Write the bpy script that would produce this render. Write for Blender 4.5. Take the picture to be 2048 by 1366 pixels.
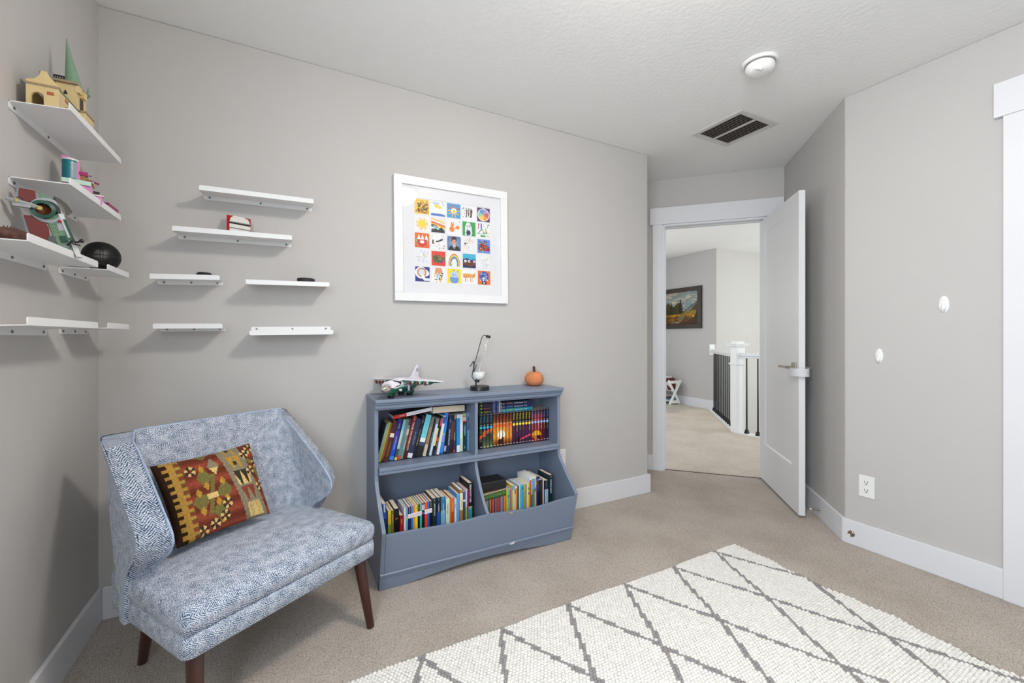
import bpy, bmesh, math, random
import numpy as np
from mathutils import Matrix, Vector

for o in list(bpy.data.objects):
    bpy.data.objects.remove(o, do_unlink=True)
scene = bpy.context.scene
COL = scene.collection
R = math.radians
random.seed(7)
rng = np.random.RandomState(11)

# ------------------------------------------------------------------ camera
CAM = (0.647, -2.271, 1.122)
cd = bpy.data.cameras.new('camera')
cam = bpy.data.objects.new('camera', cd)
COL.objects.link(cam)
cam.location = CAM
cam.rotation_euler = (R(90), 0, R(61.883 - 90))
cd.sensor_fit = 'HORIZONTAL'
cd.sensor_width = 36
cd.lens = 856 / 2048 * 36
cd.shift_y = -9 / 2048
cd.clip_start = 0.02
scene.camera = cam

# ------------------------------------------------------------------ world, light, exposure
w = bpy.data.worlds.new('daylight')
scene.world = w
w.use_nodes = True
w.node_tree.nodes['Background'].inputs[0].default_value = (0.80, 0.88, 1.0, 1)
w.node_tree.nodes['Background'].inputs[1].default_value = 1.0

def area(name, loc, target, sx, sy, power, color):
    l = bpy.data.lights.new(name, 'AREA')
    l.shape = 'RECTANGLE'; l.size = sx; l.size_y = sy
    l.energy = power; l.color = color
    o = bpy.data.objects.new(name, l)
    COL.objects.link(o)
    o.location = loc
    d = Vector(target) - Vector(loc)
    o.rotation_euler = d.to_track_quat('-Z', 'Y').to_euler()
    return o

area('window_daylight', (-0.075, -2.56, 1.45), (3.0, -1.5, 0.7), 1.16, 1.30, 40, (0.78, 0.89, 1.0))
area('stair_fill', (7.4, -0.9, 1.3), (7.2, 2.0, 1.0), 2.2, 2.2, 52, (0.96, 1.0, 0.98))  # added area light in the stairwell, no window built, brightens the white wall
area('hall_fill', (4.4, 3.42, 1.45), (4.9, 0.6, 0.9), 1.3, 1.3, 14, (0.98, 0.99, 0.96))  # added fill in front of the solid hall end wall, brightens the hallway
scene.view_settings.view_transform = 'Standard'
scene.view_settings.look = 'None'
scene.view_settings.exposure = 0.55
scene.view_settings.gamma = 1
scene.view_settings.use_curve_mapping = False

# ------------------------------------------------------------------ colour + materials
def lin(c):
    c = np.asarray(c, float) / 255.0
    return np.where(c <= 0.04045, c / 12.92, ((c + 0.055) / 1.055) ** 2.4)

def L4(c):
    return tuple(lin(c)) + (1.0,)

MATS = {}
def mat(name, rgb, rough=0.5, metal=0.0, var=0.05, vscale=8.0, bump=0.0, bscale=60.0, spec=0.5, coat=0.0):
    if name in MATS: return MATS[name]
    m = bpy.data.materials.new(name); m.use_nodes = True
    nt = m.node_tree; b = nt.nodes['Principled BSDF']
    b.inputs['Roughness'].default_value = rough
    b.inputs['Metallic'].default_value = metal
    b.inputs['Specular IOR Level'].default_value = spec
    b.inputs['Coat Weight'].default_value = coat
    tc = nt.nodes.new('ShaderNodeTexCoord')
    n = nt.nodes.new('ShaderNodeTexNoise')
    n.inputs['Scale'].default_value = vscale; n.inputs['Detail'].default_value = 4
    nt.links.new(tc.outputs['Object'], n.inputs['Vector'])
    r = nt.nodes.new('ShaderNodeValToRGB')
    c = lin(rgb)
    r.color_ramp.elements[0].position = 0.3; r.color_ramp.elements[1].position = 0.7
    r.color_ramp.elements[0].color = tuple(c * (1 - var)) + (1,)
    r.color_ramp.elements[1].color = tuple(np.minimum(c * (1 + var), 1)) + (1,)
    nt.links.new(n.outputs['Fac'], r.inputs['Fac'])
    nt.links.new(r.outputs['Color'], b.inputs['Base Color'])
    if bump > 0:
        n2 = nt.nodes.new('ShaderNodeTexNoise')
        n2.inputs['Scale'].default_value = bscale; n2.inputs['Detail'].default_value = 3
        nt.links.new(tc.outputs['Object'], n2.inputs['Vector'])
        bp = nt.nodes.new('ShaderNodeBump')
        bp.inputs['Strength'].default_value = bump; bp.inputs['Distance'].default_value = 0.004
        nt.links.new(n2.outputs['Fac'], bp.inputs['Height'])
        nt.links.new(bp.outputs['Normal'], b.inputs['Normal'])
    MATS[name] = m
    return m

def colmat(name, rough=0.6, spec=0.4, bump=0.0, bscale=300.0):
    """colour from the mesh's own face colours (printed / woven surfaces)"""
    m = mat(name, (128, 128, 128), rough=rough, spec=spec, bump=bump, bscale=bscale)
    nt = m.node_tree; b = nt.nodes['Principled BSDF']
    a = nt.nodes.new('ShaderNodeVertexColor'); a.layer_name = 'Col'
    nt.links.new(a.outputs['Color'], b.inputs['Base Color'])
    return m

def thin_glass(name, rough=0.0, tint=(1, 1, 1), edge=0.30):
    m = bpy.data.materials.new(name); m.use_nodes = True
    nt = m.node_tree; nt.nodes.clear()
    out = nt.nodes.new('ShaderNodeOutputMaterial')
    t = nt.nodes.new('ShaderNodeBsdfTransparent'); t.inputs[0].default_value = tint + (1,)
    g = nt.nodes.new('ShaderNodeBsdfGlossy'); g.inputs['Roughness'].default_value = rough
    lw = nt.nodes.new('ShaderNodeLayerWeight'); lw.inputs['Blend'].default_value = 0.5
    pw_ = nt.nodes.new('ShaderNodeMath'); pw_.operation = 'POWER'; pw_.inputs[1].default_value = 4.0
    f = nt.nodes.new('ShaderNodeMath'); f.operation = 'MULTIPLY_ADD'; f.inputs[1].default_value = edge; f.inputs[2].default_value = 0.045
    mx = nt.nodes.new('ShaderNodeMixShader')
    nt.links.new(lw.outputs['Facing'], pw_.inputs[0]); nt.links.new(pw_.outputs[0], f.inputs[0])
    nt.links.new(f.outputs[0], mx.inputs[0])
    nt.links.new(t.outputs[0], mx.inputs[1]); nt.links.new(g.outputs[0], mx.inputs[2])
    nt.links.new(mx.outputs[0], out.inputs[0])
    MATS[name] = m
    return m

def herringbone(name):
    m = bpy.data.materials.new(name); m.use_nodes = True
    nt = m.node_tree; N = nt.nodes.new; Lk = nt.links.new
    b = nt.nodes['Principled BSDF']; b.inputs['Roughness'].default_value = 0.95
    b.inputs['Specular IOR Level'].default_value = 0.15
    b.inputs['Sheen Weight'].default_value = 0.15
    uv = N('ShaderNodeUVMap'); uv.uv_map = 'UVMap'
    ns = N('ShaderNodeTexNoise'); ns.inputs['Scale'].default_value = 90; ns.inputs['Detail'].default_value = 2
    Lk(uv.outputs[0], ns.inputs['Vector'])
    sc = N('ShaderNodeVectorMath'); sc.operation = 'SCALE'; sc.inputs['Scale'].default_value = 0.006
    sb = N('ShaderNodeVectorMath'); sb.operation = 'SUBTRACT'; sb.inputs[1].default_value = (0.5, 0.5, 0.5)
    Lk(ns.outputs['Color'], sb.inputs[0]); Lk(sb.outputs[0], sc.inputs[0])
    ad = N('ShaderNodeVectorMath'); ad.operation = 'ADD'
    Lk(uv.outputs[0], ad.inputs[0]); Lk(sc.outputs[0], ad.inputs[1])
    sp = N('ShaderNodeSeparateXYZ'); Lk(ad.outputs[0], sp.inputs[0])
    pp = N('ShaderNodeMath'); pp.operation = 'PINGPONG'; pp.inputs[1].default_value = 0.017
    Lk(sp.outputs['Y'], pp.inputs[0])
    k = N('ShaderNodeMath'); k.operation = 'MULTIPLY_ADD'; k.inputs[1].default_value = 1.25
    Lk(pp.outputs[0], k.inputs[0]); Lk(sp.outputs['X'], k.inputs[2])
    f = N('ShaderNodeMath'); f.operation = 'MULTIPLY'; f.inputs[1].default_value = 2 * math.pi / 0.0066
    Lk(k.outputs[0], f.inputs[0])
    s = N('ShaderNodeMath'); s.operation = 'SINE'; Lk(f.outputs[0], s.inputs[0])
    n2 = N('ShaderNodeTexNoise'); n2.inputs['Scale'].default_value = 260; n2.inputs['Detail'].default_value = 2
    Lk(uv.outputs[0], n2.inputs['Vector'])
    n3 = N('ShaderNodeTexNoise'); n3.inputs['Scale'].default_value = 35; n3.inputs['Detail'].default_value = 2
    Lk(uv.outputs[0], n3.inputs['Vector'])
    a1 = N('ShaderNodeMath'); a1.operation = 'MULTIPLY_ADD'; a1.inputs[1].default_value = 4.5
    Lk(n2.outputs['Fac'], a1.inputs[0]); Lk(s.outputs[0], a1.inputs[2])
    a2 = N('ShaderNodeMath'); a2.operation = 'MULTIPLY_ADD'; a2.inputs[1].default_value = 2.0
    Lk(n3.outputs['Fac'], a2.inputs[0]); Lk(a1.outputs[0], a2.inputs[2])
    mr = N('ShaderNodeMapRange'); mr.inputs['From Min'].default_value = 2.0; mr.inputs['From Max'].default_value = 4.3
    Lk(a2.outputs[0], mr.inputs['Value'])
    r = N('ShaderNodeValToRGB')
    r.color_ramp.elements[0].color = L4((44, 64, 92)); r.color_ramp.elements[1].color = L4((230, 232, 237))
    r.color_ramp.elements.new(0.42).color = L4((128, 146, 170))
    Lk(mr.outputs[0], r.inputs['Fac']); Lk(r.outputs['Color'], b.inputs['Base Color'])
    bp = N('ShaderNodeBump'); bp.inputs['Strength'].default_value = 0.35; bp.inputs['Distance'].default_value = 0.0015
    Lk(mr.outputs[0], bp.inputs['Height']); Lk(bp.outputs['Normal'], b.inputs['Normal'])
    MATS[name] = m
    return m

def carpet(name, c0, c1):
    m = bpy.data.materials.new(name); m.use_nodes = True
    nt = m.node_tree; N = nt.nodes.new; Lk = nt.links.new
    b = nt.nodes['Principled BSDF']; b.inputs['Roughness'].default_value = 1.0
    b.inputs['Specular IOR Level'].default_value = 0.05
    b.inputs['Sheen Weight'].default_value = 0.1
    tc = N('ShaderNodeTexCoord')
    v = N('ShaderNodeTexVoronoi'); v.inputs['Scale'].default_value = 290
    nz = N('ShaderNodeTexNoise'); nz.inputs['Scale'].default_value = 190; nz.inputs['Detail'].default_value = 5
    nb = N('ShaderNodeTexNoise'); nb.inputs['Scale'].default_value = 3.5; nb.inputs['Detail'].default_value = 4
    for q in (v, nz, nb): Lk(tc.outputs['Object'], q.inputs['Vector'])
    ml = N('ShaderNodeMath'); ml.operation = 'MULTIPLY_ADD'; ml.inputs[1].default_value = -0.75
    Lk(v.outputs['Distance'], ml.inputs[0]); Lk(nz.outputs['Fac'], ml.inputs[2])
    m2 = N('ShaderNodeMath'); m2.operation = 'MULTIPLY_ADD'; m2.inputs[1].default_value = 0.5
    Lk(nb.outputs['Fac'], m2.inputs[0]); Lk(ml.outputs[0], m2.inputs[2])
    r = N('ShaderNodeValToRGB')
    r.color_ramp.elements[0].position = 0.05; r.color_ramp.elements[1].position = 0.75
    r.color_ramp.elements[0].color = L4(c0); r.color_ramp.elements[1].color = L4(c1)
    Lk(m2.outputs[0], r.inputs['Fac']); Lk(r.outputs['Color'], b.inputs['Base Color'])
    bp = N('ShaderNodeBump'); bp.inputs['Strength'].default_value = 0.7; bp.inputs['Distance'].default_value = 0.004
    Lk(ml.outputs[0], bp.inputs['Height']); Lk(bp.outputs['Normal'], b.inputs['Normal'])
    MATS[name] = m
    return m

WALL = mat('wall_paint', (193, 190, 187), 0.75, var=0.012, vscale=1.5, bump=0.10, bscale=90, spec=0.25)
CEIL = mat('ceiling_texture', (243, 242, 240), 0.9, var=0.01, vscale=2, bump=0.32, bscale=48, spec=0.15)
TRIM = mat('trim_paint', (222, 222, 225), 0.45, var=0.01, vscale=3)
DOORM = mat('door_paint', (226, 226, 227), 0.45, var=0.01, vscale=3)
CARPET = carpet('carpet_pile', (154, 142, 130), (212, 203, 192))
CARPET2 = carpet('carpet_pile_hall', (180, 166, 150), (232, 222, 208))
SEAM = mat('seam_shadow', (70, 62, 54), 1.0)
METALW = mat('white_powder_coat', (236, 236, 236), 0.4, var=0.01)
SCREW = mat('zinc_screw', (120, 124, 126), 0.35, metal=0.9, var=0.1)
NICKEL = mat('brushed_nickel', (168, 160, 150), 0.3, metal=1.0, var=0.08, vscale=40)
FABRIC = herringbone('navy_herringbone_tweed')
PIPE = mat('light_blue_piping', (168, 184, 208), 0.9, var=0.25, vscale=160)
SEAMB = mat('navy_seam', (52, 66, 88), 0.95, var=0.2, vscale=120)
WOOD = mat('dark_cherry_wood', (62, 24, 14), 0.35, var=0.25, vscale=12, coat=0.3)
BLUEGREY = mat('blue_grey_paint', (122, 134, 154), 0.42, var=0.02, vscale=3, bump=0.05, bscale=120)
BLACK = mat('black_satin', (22, 22, 24), 0.35, var=0.1)
WHITEP = mat('white_plastic', (235, 235, 233), 0.35, var=0.01)
PRINT = colmat('printed_paper', 0.55)
KILIM = colmat('kilim_weave', 0.95, 0.1, bump=0.5, bscale=420)
BOOKC = colmat('book_cover', 0.42, 0.4)
PAGES = mat('book_pages', (226, 212, 190), 0.9, var=0.10, vscale=150)
PAGEW = mat('white_book_pages', (236, 234, 230), 0.9, var=0.06, vscale=150)
PLAST = colmat('toy_plastic', 0.3, 0.5)
RUGM = colmat('felted_wool', 1.0, 0.05, bump=0.3, bscale=260)
GLASS = thin_glass('clear_glass')
PGLASS = thin_glass('picture_glass')
SMOKE = thin_glass('smoky_plastic', 0.05, (0.62, 0.58, 0.54))

# ------------------------------------------------------------------ mesh builder
class MB:
    def __init__(s): s.v = []; s.f = []; s.c = []; s.m = []; s.uv = []
    def add(s, vs, fs, col=None, mi=0, M=None, uvs=None):
        o = len(s.v)
        if M is not None: vs = [tuple(M @ Vector(p)) for p in vs]
        s.v += [tuple(p) for p in vs]
        for i, q in enumerate(fs):
            s.f.append(tuple(k + o for k in q)); s.c.append(col); s.m.append(mi)
            s.uv.append(uvs[i] if uvs else None)
        return s
    def box(s, a, b, col=None, mi=0, M=None):
        x0, y0, z0 = a; x1, y1, z1 = b
        vs = [(x0,y0,z0),(x1,y0,z0),(x1,y1,z0),(x0,y1,z0),(x0,y0,z1),(x1,y0,z1),(x1,y1,z1),(x0,y1,z1)]
        fs = [(0,3,2,1),(4,5,6,7),(0,1,5,4),(1,2,6,5),(2,3,7,6),(3,0,4,7)]
        return s.add(vs, fs, col, mi, M)
    def prism(s, poly, h0, h1, col=None, mi=0, M=None):
        """polygon in local xy, extruded along local z"""
        n = len(poly)
        a = sum(poly[i][0]*poly[(i+1)%n][1]-poly[(i+1)%n][0]*poly[i][1] for i in range(n))
        if a < 0: poly = poly[::-1]
        vs = [(p[0],p[1],h0) for p in poly] + [(p[0],p[1],h1) for p in poly]
        fs = [tuple(range(n-1,-1,-1)), tuple(range(n,2*n))]
        fs += [(i,(i+1)%n,n+(i+1)%n,n+i) for i in range(n)]
        return s.add(vs, fs, col, mi, M)
    def lathe(s, prof, n=24, col=None, mi=0, M=None, a0=0, a1=2*math.pi):
        full = abs(a1-a0-2*math.pi) < 1e-6
        k = n if full else n+1
        vs = []
        for r, z in prof:
            for i in range(k):
                t = a0+(a1-a0)*i/n
                vs.append((r*math.cos(t), r*math.sin(t), z))
        fs = []
        for j in range(len(prof)-1):
            for i in range(n):
                i2 = (i+1) % k if full else i+1
                fs.append((j*k+i, j*k+i2, (j+1)*k+i2, (j+1)*k+i))
        if full:
            if prof[0][0] > 1e-5: fs.append(tuple(range(k-1,-1,-1)))
            if prof[-1][0] > 1e-5: fs.append(tuple((len(prof)-1)*k+i for i in range(k)))
        return s.add(vs, fs, col, mi, M)
    def tube(s, pts, r, n=10, col=None, mi=0, M=None, closed=False, sq=1.0):
        pts = [Vector(p) for p in pts]; m = len(pts)
        rr = r if hasattr(r, '__len__') else [r]*m
        vs = []; up = Vector((0,0,1)); last = None
        for i in range(m):
            if closed: d = pts[(i+1)%m]-pts[i-1]
            else: d = pts[min(i+1,m-1)]-pts[max(i-1,0)]
            d.normalize()
            if last is None:
                x = d.cross(up)
                if x.length < 1e-3: x = d.cross(Vector((1,0,0)))
            else: x = last - d*last.dot(d)
            x.normalize(); last = x
            y = d.cross(x)
            for k in range(n):
                t = 2*math.pi*k/n
                vs.append(pts[i] + x*math.cos(t)*rr[i] + y*math.sin(t)*rr[i]*sq)
        fs = []
        for i in range(m if closed else m-1):
            j = (i+1) % m
            for k in range(n):
                k2 = (k+1) % n
                fs.append((i*n+k, i*n+k2, j*n+k2, j*n+k))
        if not closed:
            fs.append(tuple(range(n-1,-1,-1))); fs.append(tuple((m-1)*n+k for k in range(n)))
        return s.add(vs, fs, col, mi, M)
    def ball(s, c, r, nu=14, nv=9, col=None, mi=0, M=None):
        rx, ry, rz = r if hasattr(r, '__len__') else (r, r, r)
        vs = [(c[0],c[1],c[2]-rz)]
        for j in range(1, nv):
            p = math.pi*j/nv
            for i in range(nu):
                t = 2*math.pi*i/nu
                vs.append((c[0]+rx*math.sin(p)*math.cos(t), c[1]+ry*math.sin(p)*math.sin(t), c[2]-rz*math.cos(p)))
        vs.append((c[0],c[1],c[2]+rz)); e = len(vs)-1
        fs = [(0,1+(i+1)%nu,1+i) for i in range(nu)]
        for j in range(nv-2):
            for i in range(nu):
                a = 1+j*nu+i; b2 = 1+j*nu+(i+1)%nu
                fs.append((a,b2,b2+nu,a+nu))
        fs += [(e,1+(nv-2)*nu+i,1+(nv-2)*nu+(i+1)%nu) for i in range(nu)]
        return s.add(vs, fs, col, mi, M)

def link(name, me, parent=None):
    o = bpy.data.objects.new(name, me); COL.objects.link(o)
    if parent is not None: o.parent = parent
    return o

def obj(name, mb, mats, parent=None, smooth=None, bevel=0, seg=2, M=None, loc=None):
    me = bpy.data.meshes.new(name)
    me.from_pydata(mb.v, [], mb.f)
    ms = mats if isinstance(mats, (list, tuple)) else [mats]
    for q in ms: me.materials.append(q)
    if any(mb.m): me.polygons.foreach_set('material_index', mb.m)
    if any(c is not None for c in mb.c):
        at = me.color_attributes.new('Col', 'FLOAT_COLOR', 'CORNER')
        arr = np.ones((len(me.loops), 4), np.float32)
        tot = np.array([len(q) for q in mb.f])
        fc = np.array([lin(c) if c is not None else (0.5,)*3 for c in mb.c], np.float32)
        arr[:, :3] = np.repeat(fc, tot, axis=0)
        at.data.foreach_set('color', arr.ravel())
    if any(u is not None for u in mb.uv):
        ul = me.uv_layers.new(name='UVMap')
        flat = []
        for q, u in zip(mb.f, mb.uv):
            flat += list(u) if u is not None else [(0, 0)]*len(q)
        ul.data.foreach_set('uv', np.array(flat, np.float32).ravel())
    me.update()
    if smooth is not None:
        me.polygons.foreach_set('use_smooth', [True]*len(me.polygons))
        if smooth < 180: me.set_sharp_from_angle(angle=R(smooth))
    o = link(name, me, parent)
    if M is not None: o.matrix_local = M
    if loc is not None: o.location = loc
    if bevel:
        md = o.modifiers.new('bevel', 'BEVEL'); md.width = bevel; md.segments = seg
        md.limit_method = 'ANGLE'; md.angle_limit = R(35)
    return o

def thing(name, label, cat, loc=(0,0,0), rz=0.0, group=None, M=None):
    o = bpy.data.objects.new(name, None); COL.objects.link(o)
    o.empty_display_size = 0.05
    if M is not None: o.matrix_world = M
    else: o.location = loc; o.rotation_euler = (0,0,rz)
    o['label'] = label; o['category'] = cat
    if group: o['group'] = group
    return o

def tag(o, label, cat, group=None):
    o['label'] = label; o['category'] = cat
    if group: o['group'] = group
    return o

def struct(name, mb, m, bevel=0, smooth=None, label=None):
    o = obj(name, mb, m, bevel=bevel, smooth=smooth); o['kind'] = 'structure'
    if label: o['label'] = label
    return o

def frame(origin, xdir, ydir=None):
    """matrix with local x along xdir (horizontal), z up, y = z cross x"""
    x = Vector(xdir).normalized(); z = Vector((0,0,1)); y = z.cross(x).normalized()
    return Matrix(((x.x,y.x,z.x,origin[0]),(x.y,y.y,z.y,origin[1]),(x.z,y.z,z.z,origin[2]),(0,0,0,1)))

def canvas(arr, w_, h_, mb=None, M=None):
    """raster picture as a grid of coloured faces in the local xz plane, facing -y; arr[row from top, col]"""
    mb = mb or MB()
    H, W = arr.shape[:2]
    vs = [(w_*i/W, 0, h_*(1-j/H)) for j in range(H+1) for i in range(W+1)]
    o = len(mb.v)
    if M is not None: vs = [tuple(M @ Vector(p)) for p in vs]
    mb.v += vs
    for j in range(H):
        for i in range(W):
            a = o+j*(W+1)+i
            mb.f.append((a, a+W+1, a+W+2, a+1)); mb.c.append(tuple(arr[j, i])); mb.m.append(0); mb.uv.append(None)
    return mb

TEXTS = {}
def lettering(txt, size, m, parent, M, depth=0.0003, name='title_lettering', sx=1.0, maxlen=None, spacing=1.0):
    if txt.startswith('~'):              # lettering too small to read in the photo: short strokes
        mb = MB(); x = 0.0; rs = np.random.RandomState(len(txt)*7+1)
        for cnt in [int(q) for q in txt[1:].split()]:
            for _ in range(cnt):
                wd_ = size*(0.34+0.16*rs.rand())
                mb.box((x,-size*0.32,0),(x+wd_*0.35,size*0.34,depth))
                if rs.rand() < .7:
                    y_ = size*0.12*(rs.randint(3)-1)
                    mb.box((x+wd_*0.35,y_,0),(x+wd_,y_+size*0.16,depth))
                x += wd_+size*0.14
            x += size*0.45
        k = min(1, (maxlen or 9)/max(x, 1e-6))
        mb.v = [((p[0]-x/2)*k, p[1], p[2]) for p in mb.v]
        o = obj(name, mb, m, parent); o.matrix_local = M
        return o
    key = (txt, round(size, 4), round(sx, 3), spacing, maxlen)
    if key not in TEXTS:
        cu = bpy.data.curves.new('lettering', 'FONT'); cu.body = txt; cu.size = size
        cu.extrude = depth; cu.align_x = 'CENTER'; cu.align_y = 'CENTER'; cu.resolution_u = 2
        cu.space_character = spacing
        t = bpy.data.objects.new('lettering', cu); COL.objects.link(t)
        me = bpy.data.meshes.new_from_object(t.evaluated_get(bpy.context.evaluated_depsgraph_get()))
        bpy.data.objects.remove(t, do_unlink=True); bpy.data.curves.remove(cu)
        xs = [v.co.x for v in me.vertices]
        ln = (max(xs)-min(xs)) if xs else 0
        k = sx
        if maxlen and ln*sx > maxlen: k = maxlen/ln
        for v in me.vertices: v.co.x *= k
        TEXTS[key] = me
    me = TEXTS[key].copy()
    me.materials.clear(); me.materials.append(m)
    o = link(name, me, parent); o.matrix_local = M
    return o
# ------------------------------------------------------------------ room shell
H = 2.44
HH = 2.475
XR = 3.372                       # right wall
BX = 2.975                       # end of back wall
DW0 = Vector((4.067, -0.342, 0)) # corner of door wall and angled wall
DWD = Vector((-0.686, 0.729, 0)).normalized()
SOUTH = -3.30

floor_poly = [(0,0),(BX,0),(BX,0.817),(4.105,-0.385),(XR,-1.058),(XR,SOUTH),(0,SOUTH)]
m = MB(); m.prism([(-0.06,0.05),(BX+0.001,0.05),(BX+0.001,0.86),(3.02,0.86),(4.075,-0.26),(4.13,-0.36),(XR+0.06,-1.06),(XR+0.06,SOUTH-0.06),(-0.06,SOUTH-0.06)], -0.06, 0)
struct('floor', m, CARPET)
m = MB(); m.prism([(-0.1,0.1),(BX,0.1),(BX,0.92),(4.15,-0.33),(XR+0.1,-1.1),(XR+0.1,SOUTH-0.1),(-0.1,SOUTH-0.1)], H, H+0.12)
struct('ceiling', m, CEIL)
m = MB(); m.box((-0.1,0,-0.05),(BX,0.1,H))
struct('wall_back', m, WALL, bevel=0.006)
m = MB(); m.box((BX-0.1,0.1,-0.05),(BX,0.9,H))
struct('wall_return', m, WALL)
wy0, wy1, wz0, wz1 = -3.16, -1.96, 0.78, 2.12      # window beside the camera
m = MB(); m.box((-0.1,wy1,-0.05),(0,0,H)).box((-0.1,SOUTH-0.1,-0.05),(0,wy0,H)).box((-0.1,wy0,-0.05),(0,wy1,wz0)).box((-0.1,wy0,wz1),(0,wy1,H))
struct('wall_left', m, WALL)
m = MB()
for a, b in (((wy0-0.07,wz0-0.07),(wy0,wz1+0.09)),((wy1,wz0-0.07),(wy1+0.07,wz1+0.09)),((wy0,wz0-0.07),(wy1,wz0)),((wy0,wz1),(wy1,wz1+0.09))):
    m.box((0,a[0],a[1]),(0.018,b[0],b[1]))
m.box((-0.06,(wy0+wy1)/2-0.02,wz0),(-0.03,(wy0+wy1)/2+0.02,wz1))
struct('window_1', m, TRIM)
m = MB(); m.box((XR,SOUTH-0.1,-0.05),(XR+0.1,-1.058,H))
struct('wall_right', m, WALL, bevel=0.005)
A45 = Vector((XR, -1.058, 0)); D45 = (DW0 - A45).normalized(); L45 = (DW0 - A45).length
m = MB(); m.box((0,-0.1,-0.05),(L45+0.03,0,H), M=frame(A45, D45))
struct('wall_angled', m, WALL, bevel=0.004)
m = MB(); m.box((0,SOUTH-0.1,-0.05),(XR,SOUTH,H)); struct('wall_south', m, WALL)

# door wall: local x runs left from the corner, y points into the room
MDW = frame(DW0, DWD)
def dwbox(mb, t0, t1, z0, z1, y0=-0.0, y1=0.1): mb.box((t0,-y1,z0),(t1,-y0,z1), M=MDW)
OL, OR_, OT = 0.876, 0.108, 2.058
m = MB()
# y<0 local is the hall side because z cross DWD points back into the room
sgn = 1
nrm = Vector((0,0,1)).cross(DWD)   # local y axis
TOCAM = (Vector(CAM)-DW0).dot(nrm)
S = 1 if TOCAM > 0 else -1        # room side sign along local y
def dw(mb, t0, t1, z0, z1, d0, d1):
    """d: distance into the room (negative = toward hall)"""
    a, b = sorted((S*d0, S*d1)); mb.box((t0,a,z0),(t1,b,z1), M=MDW)
WT = 0.115
dw(m, -0.06, OR_, -0.05, H, -WT, 0); dw(m, OL, 1.66, -0.05, H, -WT, 0); dw(m, OR_, OL, OT, H+0.05, -WT, 0)
struct('wall_door', m, WALL)
m = MB()
for d0, d1 in ((0, 0.016), (-WT-0.016, -WT)):
    dw(m, OL+0.014, OL+0.092, 0, 2.064, d0, d1)
    dw(m, max(0.004, OR_-0.092), OR_-0.014, 0, 2.064, d0, d1)
    dw(m, 0.004, OL+0.114, 2.064, 2.204, d0*1.3, d1*1.3)
struct('trim_1', m, TRIM, bevel=0.002, label='white flat casing around the open bedroom doorway')
m = MB()
dw(m, OL-0.004, OL+0.02, 0, OT, -WT, 0.004); dw(m, OR_-0.02, OR_+0.004, 0, OT, -WT, 0.004); dw(m, OR_, OL, OT-0.010, OT+0.02, -WT, 0.004)
dw(m, OL-0.016, OL-0.004, 0, OT, -0.075, -0.04); dw(m, OR_, OL, OT-0.018, OT-0.010, -0.075, -0.04)
struct('trim_2', m, TRIM, bevel=0.0015, label='white door jamb with stop inside the doorway')
m = MB(); dw(m, OL-0.0045, OL-0.002, 0.99, 1.05, -0.028, -0.008)
o = obj('strike_plate', m, WHITEP); tag(o, 'white strike plate let into the left door jamb', 'strike plate')

BH, BT = 0.13, 0.015
def baseboard(name, p, q, side):
    p = Vector(p); q = Vector(q); d = q-p
    mb = MB(); a, b = (0, BT) if side > 0 else (-BT, 0)
    mb.box((0,a,0),(d.length,b,BH), M=frame(p, d))
    return struct(name, mb, TRIM, bevel=0.003)
baseboard('baseboard_back', (BT,0,0), (BX+BT,0,0), -1)
baseboard('baseboard_return', (BX,0,0), (BX,0.80,0), -1)
baseboard('baseboard_left', (0,SOUTH,0), (0,0,0), -1)
baseboard('baseboard_right', (XR,-1.058+0.006,0), (XR,-1.648,0), -1)
baseboard('baseboard_angled', DW0, A45, -1)
p = DW0+DWD*(OL+0.092); q = DW0+DWD*1.58
baseboard('baseboard_door', p, q, 1 if S > 0 else -1)
# closet opening on the right wall (only its casing shows)
m = MB(); m.box((XR-0.019,-1.743,0),(XR,-1.648,2.064)).box((XR-0.024,-2.60,2.064),(XR,-1.621,2.211)).box((XR-0.019,-2.57,0),(XR,-2.475,2.064))
struct('trim_3', m, TRIM, bevel=0.002, label='white closet casing at the right edge of the view')
m = MB(); m.box((XR-0.008,-2.475,0.01),(XR-0.0005,-1.743,2.064))
struct('door_2', m, DOORM, label='white closet door inside the right casing')

# ------------------------------------------------------------------ hallway
FW = Vector((0.471, 0.882, 0)).normalized(); RT = Vector((0.882, -0.471, 0)).normalized()
def at(px, depth):
    """ground-plan point at a given distance ahead of the camera"""
    p = Vector((CAM[0],CAM[1],0)) + FW*depth + RT*((px-1024)/856*depth)
    p.z = 0; return p
HB = at(1433, 6.52)      # outer corner beside the stairwell
HA = at(1329, 7.50)
hd = (HA-HB).normalized()
HA = HB + hd*2.4
wd = Vector((1.0, -0.045, 0)).normalized()
HC = HB + wd*2.6
m = MB()
m.prism([(4.118,-0.335),(3.02,0.84),(3.02,3.55),(HA.x,HA.y),(HB.x,HB.y),(5.44,0.96),(5.44,-1.4),(4.118,-1.4)], -0.10, 0.003)
struct('floor_hallway', m, CARPET2)
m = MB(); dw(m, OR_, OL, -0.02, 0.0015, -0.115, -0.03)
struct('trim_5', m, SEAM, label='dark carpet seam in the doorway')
m = MB(); m.box((3.0,-1.5,HH),(9.4,5.0,HH+0.1)); struct('ceiling_hallway', m, CEIL)
nh = Vector((0,0,1)).cross(hd)
s2 = 1 if (Vector(CAM)-HB).dot(nh) > 0 else -1
m = MB(); a, b = sorted((0, -s2*0.1)); m.box((0,a,-0.1),(2.4,b,HH), M=frame(HB, hd)); struct('wall_hallway', m, WALL, bevel=0.004)
m = MB(); a, b = sorted((0, s2*BT)); m.box((0,a,0),(2.4,b,BH+0.015), M=frame(HB, hd)); struct('baseboard_hallway', m, TRIM)
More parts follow.
